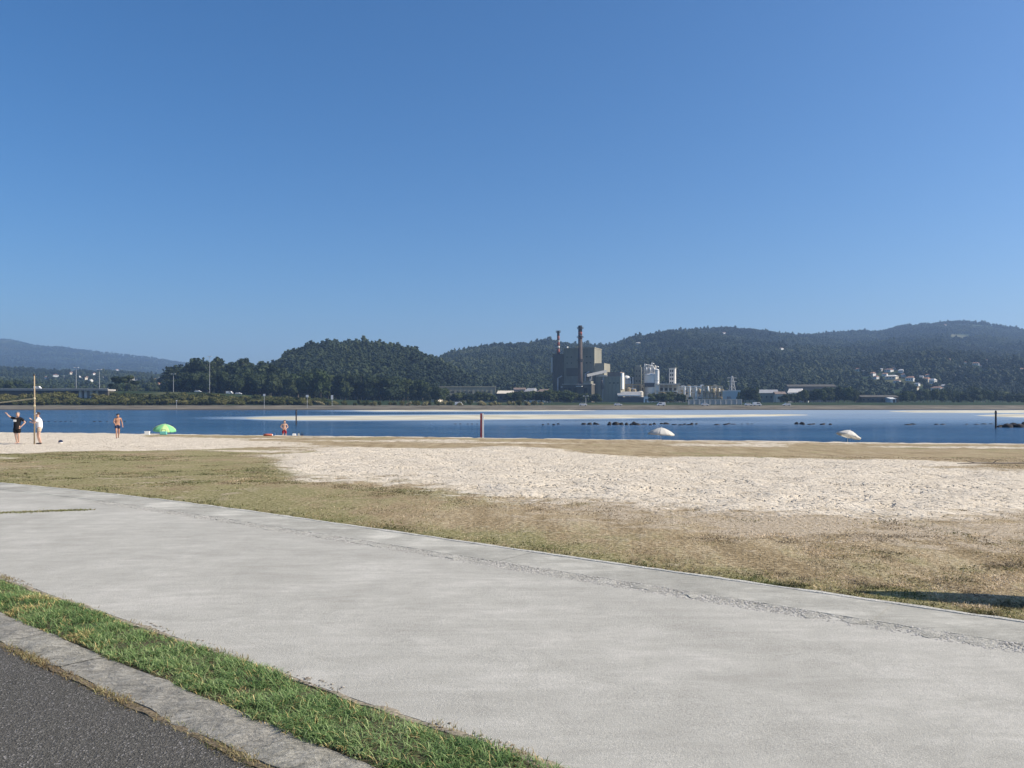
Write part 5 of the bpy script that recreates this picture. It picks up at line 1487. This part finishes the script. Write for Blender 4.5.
# ball, cool box, bags and towels
g = spot(60.6, 443.8)
t = thing('beach_ball', 'small dark and white ball lying on the sand', 'ball', g)
for nm, mat, a0, a1 in (('dark_panel', 'navy', 0.0, math.pi * .55), ('pale_panel', 'white_cloth', math.pi * .55, math.pi)):
    m = MB(); m.lathe([(.115 * math.sin(a), .105 + .115 * math.cos(a)) for a in np.linspace(a1 - .001, a0 + .001, 9)], 18); m.build(nm, M[mat], t, True)
def bag(name, u, v, Y, w, h, mat, label, cat, lid=None):
    x, _, _ = at(u, v, Y); zg = float(gprof(x, Y))
    t = thing(name, label, cat, (x, Y, zg), R(12))
    m = MB(); m.prism([(-w / 2, 0), (w / 2, 0), (w * .46, h), (-w * .46, h)], -w * .3, w * .3); m.build('body', M[mat], t, bevel=.03)
    if lid: m = MB(); m.box(-w * .5, w * .5, -w * .33, w * .33, h + .002, h + .07); m.build('lid', M[lid], t, bevel=.015)
    m = MB(); m.tube([(-w * .3, 0, h * .8), (-w * .25, 0, h + .16), (w * .25, 0, h + .16), (w * .3, 0, h * .8)], .015, 6); m.build('handle', M['net'], t)
M['turq'] = cloth('turquoise_cloth', (0.16, 0.48, 0.42)); M['coral'] = cloth('coral_cloth', (0.48, 0.14, 0.09)); M['blue_cloth'] = cloth('blue_cloth', (0.05, 0.13, 0.28))
bag('cool_box', 147.2, 433, 63.5, .40, .22, 'white_cloth', 'small white cool box on the sand beside the green parasol', 'cool box', 'white_cloth')
bag('beach_bag', 163.5, 434, 64.0, .52, .26, 'turq', 'turquoise beach bag under the green parasol', 'bag')
bag('white_bag', 294.2, 434, 62.0, .30, .17, 'white_cloth', 'small white bag at the crest beside the bather in red shorts', 'bag')
bag('pale_bag', 298.6, 434, 62.2, .14, .17, 'cream_canopy', 'smallest pale bag next to the white bag at the crest', 'bag')
bag('dark_bag', 302.2, 434, 62.0, .20, .13, 'navy', 'small dark bag at the end of the row of bags', 'bag')
bag('blue_bag', 273.8, 434, 62.4, .22, .22, 'blue_cloth', 'dark blue bag at the crest left of the bather in red shorts', 'bag')
x, Y_, _ = at(268, 433, 61.5); zg = float(gprof(x, Y_))
t = thing('rolled_towel', 'coral red rolled towel lying along the crest of the beach', 'towel', (x, Y_, zg + .08))
m = MB(); m.tube([(-.34, 0, 0), (-.1, .02, .01), (.34, 0, 0)], [.08, .09, .08], 12); m.build('roll', M['coral'], t, True)
m = MB(); m.tube([(-.36, 0, 0), (-.335, 0, 0)], [.06, .075], 10).tube([(.335, 0, 0), (.36, 0, 0)], [.075, .06], 10); m.build('roll_end', M['white_cloth'], t)

# ------------------------------------------------------------------ people
M['skin'] = plain('sunned_skin', (0.42, 0.23, 0.15), 0.6, 0.3, 0, .1); M['skin_pale'] = plain('fair_skin', (0.55, 0.35, 0.26), 0.6, 0.3, 0, .1)
M['hair_dark'] = plain('dark_hair', (0.03, 0.022, 0.018), 0.7); M['hair_grey'] = plain('grey_hair', (0.36, 0.34, 0.32), 0.8)
M['black_cloth'] = cloth('black_cloth', (0.012, 0.012, 0.014)); M['tshirt'] = cloth('white_tshirt', (0.78, 0.78, 0.80), .05); M['beige_cloth'] = cloth('beige_cloth', (0.50, 0.40, 0.29)); M['red_cloth'] = cloth('dark_red_cloth', (0.28, 0.02, 0.035)); M['shoe'] = cloth('dark_shoe', (0.03, 0.03, 0.035)); M['eye'] = plain('eye', (0.03, 0.02, 0.02), 0.2); M['lip'] = plain('lip', (0.30, 0.10, 0.08), 0.5)

def skin_mesh(name, chains, mat, parent, sub=2, root=0):
    """chains: list of [(point, radius or (rx, ry)), ...]; equal points are welded, so chains join"""
    vs = []; es = []; rad = []; idx = {}
    def vid(p, r):
        k = tuple(round(c, 4) for c in p)
        if k not in idx:
            idx[k] = len(vs); vs.append(p); rad.append(r if isinstance(r, tuple) else (r, r))
        return idx[k]
    for ch in chains:
        ids = [vid(p, r) for p, r in ch]
        for a, b in zip(ids, ids[1:]):
            if a != b and (a, b) not in es and (b, a) not in es: es.append((a, b))
    me = bpy.data.meshes.new(name); me.from_pydata([tuple(v) for v in vs], es, []); me.update()
    o = link_mesh(name, me, mat, parent)
    md = o.modifiers.new('skin', 'SKIN'); md.use_smooth_shade = True
    sl = me.skin_vertices[0].data
    for i, r in enumerate(rad): sl[i].radius = r; sl[i].use_root = (i == root)
    ss = o.modifiers.new('smooth', 'SUBSURF'); ss.levels = sub; ss.render_levels = sub
    return o

def person(loc, rz, label, height, skin, pose, clothes, hair, cap=None, girth=1.0):
    """pose gives joint places for a 1.75 m figure facing -Y"""
    t = thing('person', label, 'person', loc, rz)
    t.scale = (height / 1.75,) * 3
    V = lambda *a: Vector(a)
    J = dict(pel=V(0, 0, .95), waist=V(0, 0, 1.10), chest=V(0, 0, 1.28), neck=V(0, .01, 1.46), head=V(0, -.015, 1.62))
    J.update({k: V(*v) for k, v in pose.items()})
    up = (J['neck'] - J['chest']).normalized()
    J['sL'] = J.get('sL', J['neck'] + V(-.19, 0, -.05)); J['sR'] = J.get('sR', J['neck'] + V(.19, 0, -.05))
    g = girth
    hd = J['head']; face = pose.get('face', (0, -1, 0)); fv = V(*face).normalized(); side = fv.cross(V(0, 0, 1)).normalized() * -1
    hup = V(*pose.get('hup', (0, 0, 1)))
    ch = [[(J['pel'], (.155 * g, .115 * g)), (J['waist'], (.14 * g, .105 * g)), (J['chest'], (.165 * g, .12 * g)), (J['chest'].lerp(J['neck'], .65), (.13, .09)), (J['neck'], (.058, .058)), (hd - hup * .075 + fv * .01, (.062, .07)), (hd, (.078, .098)), (hd + hup * .075, (.066, .08)), (hd + hup * .118, .03)]]
    ch.append([(hd, (.078, .098)), (hd + fv * .10 - hup * .012, .016), (hd + fv * .118 - hup * .028, .012)])
    for sg in (-1, 1): ch.append([(hd, (.078, .098)), (hd + side * sg * .082, .018), (hd + side * sg * .092 + hup * .015, .016)])
    for S_ in 'LR':
        sg = -1 if S_ == 'L' else 1
        s0, e0, h0 = J['s' + S_], J['e' + S_], J['h' + S_]
        fd = (h0 - e0).normalized()
        palm = h0 + fd * .075
        ch.append([(J['chest'].lerp(J['neck'], .65), (.13, .09)), (s0, .062), (s0.lerp(e0, .4), .05), (e0, .040), (e0.lerp(h0, .35), .040), (h0, .026), (h0 + fd * .04, (.036, .018)), (palm, (.040, .016))])
        ac = fd.cross(V(0, 1, .3)).normalized()
        curl = fd.cross(ac).normalized() * (.5)
        for f_ in range(4):
            q = palm + ac * (f_ - 1.5) * .019; L_ = (.072, .082, .076, .060)[f_]
            ch.append([(palm, (.040, .016)), (q + fd * .012, .0095), (q + fd * L_ * .55 + curl * .012, .0085), (q + fd * L_ * .9 + curl * .045, .0075)])
        th = h0 + fd * .03 - ac * .04
        ch.append([(h0 + fd * .04, (.036, .018)), (th, .011), (th + fd * .03 - ac * .014, .0095), (th + fd * .055 - ac * .010 + curl * .02, .008)])
        hp = J['pel'] + V(sg * .095, 0, -.05); k0, f0 = J['k' + S_], J['f' + S_]
        toe = V(*pose.get('toe' + S_, (0, -1, 0))).normalized()
        ch.append([(J['pel'], (.155 * g, .115 * g)), (hp, .095 * g), (hp.lerp(k0, .5), .078 * g), (k0, .055), (k0.lerp(f0, .35), .056), (f0 + V(0, 0, .09), .036), (f0 + V(0, 0, .035) - toe * .02, .036), (f0 + V(0, 0, .03) + toe * .10, (.042, .025)), (f0 + V(0, 0, .022) + toe * .17, (.038, .016))])
    skin_mesh('body', ch, M[skin], t)
    b = t
    # hair
    if hair:
        m = MB(); vs = []; fs = []
        nn = 14; rows = 7
        for i in range(rows):
            el = R(96 - 88 * i / (rows - 1) * 1.0)
            for k in range(nn):
                w = 2 * math.pi * k / nn
                d = fv * math.cos(w) + side * math.sin(w)
                low = 1.0 if math.cos(w) < .35 else .45
                e2 = R(90 - (86 * low + 22 * max(0, -math.cos(w))) * i / (rows - 1))
                p_ = hd + hup * (.035 + .122 * math.sin(e2)) + d * (.108 if abs(math.cos(w)) < .7 else .122) * math.cos(e2) - fv * .006
                vs.append(p_)
        for i in range(rows - 1):
            for k in range(nn): fs.append((i * nn + k, (i + 1) * nn + k, (i + 1) * nn + (k + 1) % nn, i * nn + (k + 1) % nn))
        m.add(vs, fs); m.build('hair', M[hair], b, True)
    for sg in (-1, 1):
        bm = bmesh.new(); bmesh.ops.create_uvsphere(bm, u_segments=8, v_segments=6, radius=.013, matrix=Matrix.Translation(hd + fv * .088 + side * sg * .033 + hup * .008)); me = bpy.data.meshes.new('eye'); bm.to_mesh(me); bm.free(); link_mesh('eye', me, M['eye'], b)
    m = MB(); c = hd + fv * .088 - hup * .062; m.tube([c - side * .024, c + fv * .006, c + side * .024], [.004, .007, .004], 6); m.build('mouth', M['lip'], b)
    if cap:
        m = MB(); vs = []; fs = []; nn = 16
        for i in range(6):
            e2 = R(90 - 84 * i / 5)
            for k in range(nn):
                w = 2 * math.pi * k / nn; vs.append(hd + hup * (.045 + .095 * math.sin(e2)) + (fv * math.cos(w) * .115 + side * math.sin(w) * .100) * math.cos(e2))
        for i in range(5):
            for k in range(nn): fs.append((i * nn + k, (i + 1) * nn + k, (i + 1) * nn + (k + 1) % nn, i * nn + (k + 1) % nn))
        m.add(vs, fs); cp = m.build('cap', M[cap], b, True)
        m = MB(); vs = []
        for dz in (0, .008):
            for k in range(9):
                w = math.pi * (k / 8 - .5); vs.append(hd + hup * (.05 + dz - .02 * abs(k / 8 - .5)) + fv * (.09 + .10 * math.cos(w)) + side * math.sin(w) * .085)
        m.add(vs, [tuple(range(9)), tuple(range(17, 8, -1))] + [(i, i + 9, (i + 1) % 9 + 9, (i + 1) % 9) for i in range(9)]); m.build('visor', M[cap], cp)
    # clothing follows the same joints
    for c in clothes:
        kind, mat = c[0], M[c[1]]
        if kind == 'shirt':
            low = c[2] if len(c) > 2 else .0
            hem = J['pel'] + V(0, 0, -low)
            cs = [[(hem, (.185 * g, .15 * g)), (J['waist'], (.172 * g, .14 * g)), (J['chest'], (.19 * g, .148 * g)), (J['chest'].lerp(J['neck'], .65), (.15, .11)), (J['neck'] + V(0, 0, -.025), (.075, .075))]]
            for S_ in 'LR':
                s0, e0 = J['s' + S_], J['e' + S_]
                cs.append([(J['chest'].lerp(J['neck'], .65), (.15, .11)), (s0, .082), (s0.lerp(e0, .45), .076), (s0.lerp(e0, .72), .074)])
            skin_mesh('shirt', cs, mat, b)
        if kind in ('shorts', 'trunks'):
            cs = [[(J['pel'] + V(0, 0, .06), (.165 * g, .128 * g)), (J['pel'], (.170 * g, .132 * g))]]
            q = c[2] if len(c) > 2 else .7
            for S_ in 'LR':
                sg = -1 if S_ == 'L' else 1; hp = J['pel'] + V(sg * .095, 0, -.05); k0 = J['k' + S_]
                cs.append([(J['pel'], (.170 * g, .132 * g)), (hp, .112 * g), (hp.lerp(k0, q * .5), .100 * g), (hp.lerp(k0, q), .098 * g)])
            skin_mesh('shorts', cs, mat, b)
        if kind == 'shoes':
            for S_ in 'LR':
                f0 = J['f' + S_]; toe = V(*pose.get('toe' + S_, (0, -1, 0))).normalized()
                skin_mesh('shoe', [[(f0 + V(0, 0, .10), .045), (f0 + V(0, 0, .045) - toe * .02, .048), (f0 + V(0, 0, .040) + toe * .10, (.05, .034)), (f0 + V(0, 0, .032) + toe * .19, (.045, .026))]], mat, b)
        if kind == 'print':
            m = MB(); m.box(-.085, .075, -.205 * g, -.185 * g, 1.22, 1.34); o = m.build('chest_print', mat, b, bevel=.008)
    return t

gA = spot(17, 443.6)
person(gA, R(6), 'person in long black T-shirt with pale chest print, one arm raised', 1.74, 'skin_pale',
       dict(pel=(0, 0, .95), waist=(.01, 0, 1.10), chest=(.01, 0, 1.27), neck=(.03, .0, 1.45), head=(.05, -.02, 1.61), face=(.2, -1, -.15),
            eL=(-.38, -.02, 1.50), hL=(-.50, -.04, 1.64), eR=(.42, .04, 1.18), hR=(.25, -.08, .94), kL=(-.05, -.05, .50), fL=(.00, .0, 0), kR=(.10, -.04, .50), fR=(.055, .06, .02), toeL=(-.2, -1, 0), toeR=(.3, -1, 0)),
       [('shirt', 'black_cloth', .26), ('shorts', 'black_cloth', .86), ('print', 'white_cloth')], 'hair_grey', None, 1.22)
gB = spot(39, 444.2)
person(gB, R(-62), 'person in a white T-shirt and white cap holding the yellow pole with both hands', 1.74, 'skin_pale',
       dict(pel=(0, .03, .95), waist=(0, .03, 1.10), chest=(0, .01, 1.28), neck=(0, -.02, 1.45), head=(0, -.06, 1.61), face=(0, -1, -.1),
            eL=(-.24, -.20, 1.20), hL=(-.10, -.36, 1.36), eR=(.24, -.20, 1.16), hR=(.02, -.36, 1.20), kL=(-.11, -.07, .50), fL=(-.12, .03, 0), kR=(.11, .0, .50), fR=(.13, .10, 0)),
       [('shirt', 'tshirt', .20), ('shorts', 'beige_cloth', .62), ('shoes', 'shoe')], 'hair_dark', 'white_cloth', 1.12)
gC = spot(117.5, 438.3)
person(gC, R(38), 'bare chested person in dark shorts walking along the sand with the head bowed', 1.76, 'skin',
       dict(pel=(0, .02, .95), waist=(0, 0, 1.10), chest=(0, -.03, 1.28), neck=(0, -.08, 1.45), head=(-.01, -.17, 1.585), face=(-.1, -1, -.55), hup=(0, -.35, .94),
            eL=(-.27, -.10, 1.16), hL=(-.20, -.28, 1.00), eR=(.29, .03, 1.15), hR=(.33, -.02, .90), kL=(-.10, -.16, .50), fL=(-.10, -.18, .0), kR=(.10, .03, .49), fR=(.10, .20, .03)),
       [('shorts', 'navy', .62)], 'hair_dark', None, 1.06)
x, Y_, _ = at(284.3, 440, 68.0)
person((x, Y_, float(gprof(x, Y_)) - .02), R(20), 'bare chested person in dark red shorts standing below the beach crest', 1.76, 'skin_pale',
       dict(pel=(0, .0, .95), waist=(0, 0, 1.10), chest=(0, -.02, 1.28), neck=(0, -.04, 1.45), head=(.02, -.08, 1.61), face=(-.4, -1, -.3),
            eL=(-.30, -.04, 1.18), hL=(-.16, -.24, 1.06), eR=(.30, -.02, 1.18), hR=(.14, -.24, 1.05), kL=(-.12, -.06, .50), fL=(-.13, .02, 0), kR=(.12, -.03, .50), fR=(.14, .06, 0)),
       [('shorts', 'red_cloth', .8)], 'hair_dark', None, 1.0)

# plants and driftwood on the sand
def tuft(u, v, w, h, label, cols, n=90):
    g = spot(u, v); s_ = g.y / F
    o = blades('sand_plant', g.x + rng.normal(0, w * s_ / 4, n), g.y + rng.normal(0, w * s_ / 4, n), np.full(n, g.z - .03), rng.uniform(.4, 1.0, n) * h * s_, rng.uniform(.02, .035, n), rng.uniform(.3, 1.2, n), pick(cols, rng.uniform(0, 1, n)))
    del o['kind']; tag(o, label, 'plant')
tuft(983, 495, 7, 4, 'small green plant on the pale sand beside the dry lawn', [(.04, .07, .02), (.12, .16, .05)])
tuft(936, 503.5, 12, 2.5, 'dark dry weed patch at the lower edge of the pale sand', [(.10, .08, .04), (.2, .16, .08)])
tuft(962, 509.5, 9, 2, 'smaller dark weed patch at the lower edge of the pale sand', [(.10, .08, .04), (.2, .16, .08)])
tuft(778, 471.5, 5, 2.0, 'tiny dark weed in the middle of the pale sand', [(.06, .05, .03), (.14, .11, .06)])
g = spot(985, 464.5)
t = thing('driftwood_branch', 'long dark driftwood branch lying on the dry grass by the sand', 'branch', g)
m = MB(); m.tube([(-.9, .1, .02), (-.3, 0, .05), (.4, .06, .04), (1.2, -.05, .05), (1.9, .05, .02)], [.008, .02, .022, .02, .008], 7); m.build('stem', M['bark_pale'], t, True)
m = MB(); m.tube([(.3, .05, .05), (.6, .3, .12), (.8, .42, .14)], [.02, .015, .006], 6).tube([(-.3, 0, .05), (-.5, .22, .10)], [.016, .006], 6); m.build('twig', M['bark'], t, True)

# ================================================================== HAZE
hz = bpy.data.materials.new('haze_air'); hz.use_nodes = True
hn = hz.node_tree.nodes; hn.remove(hn['Principled BSDF'])
pv = hn.new('ShaderNodeVolumePrincipled')
pv.inputs['Color'].default_value = (0.42, 0.64, 1.0, 1)
pv.inputs['Density'].default_value = 0.000135
pv.inputs['Anisotropy'].default_value = 0.2
hz.node_tree.links.new(pv.outputs[0], hn['Material Output'].inputs['Volume'])
b = MB().box(-11000, 12500, -400, 7000, -8, 460)
tag(b.build('haze', hz), kind='stuff')
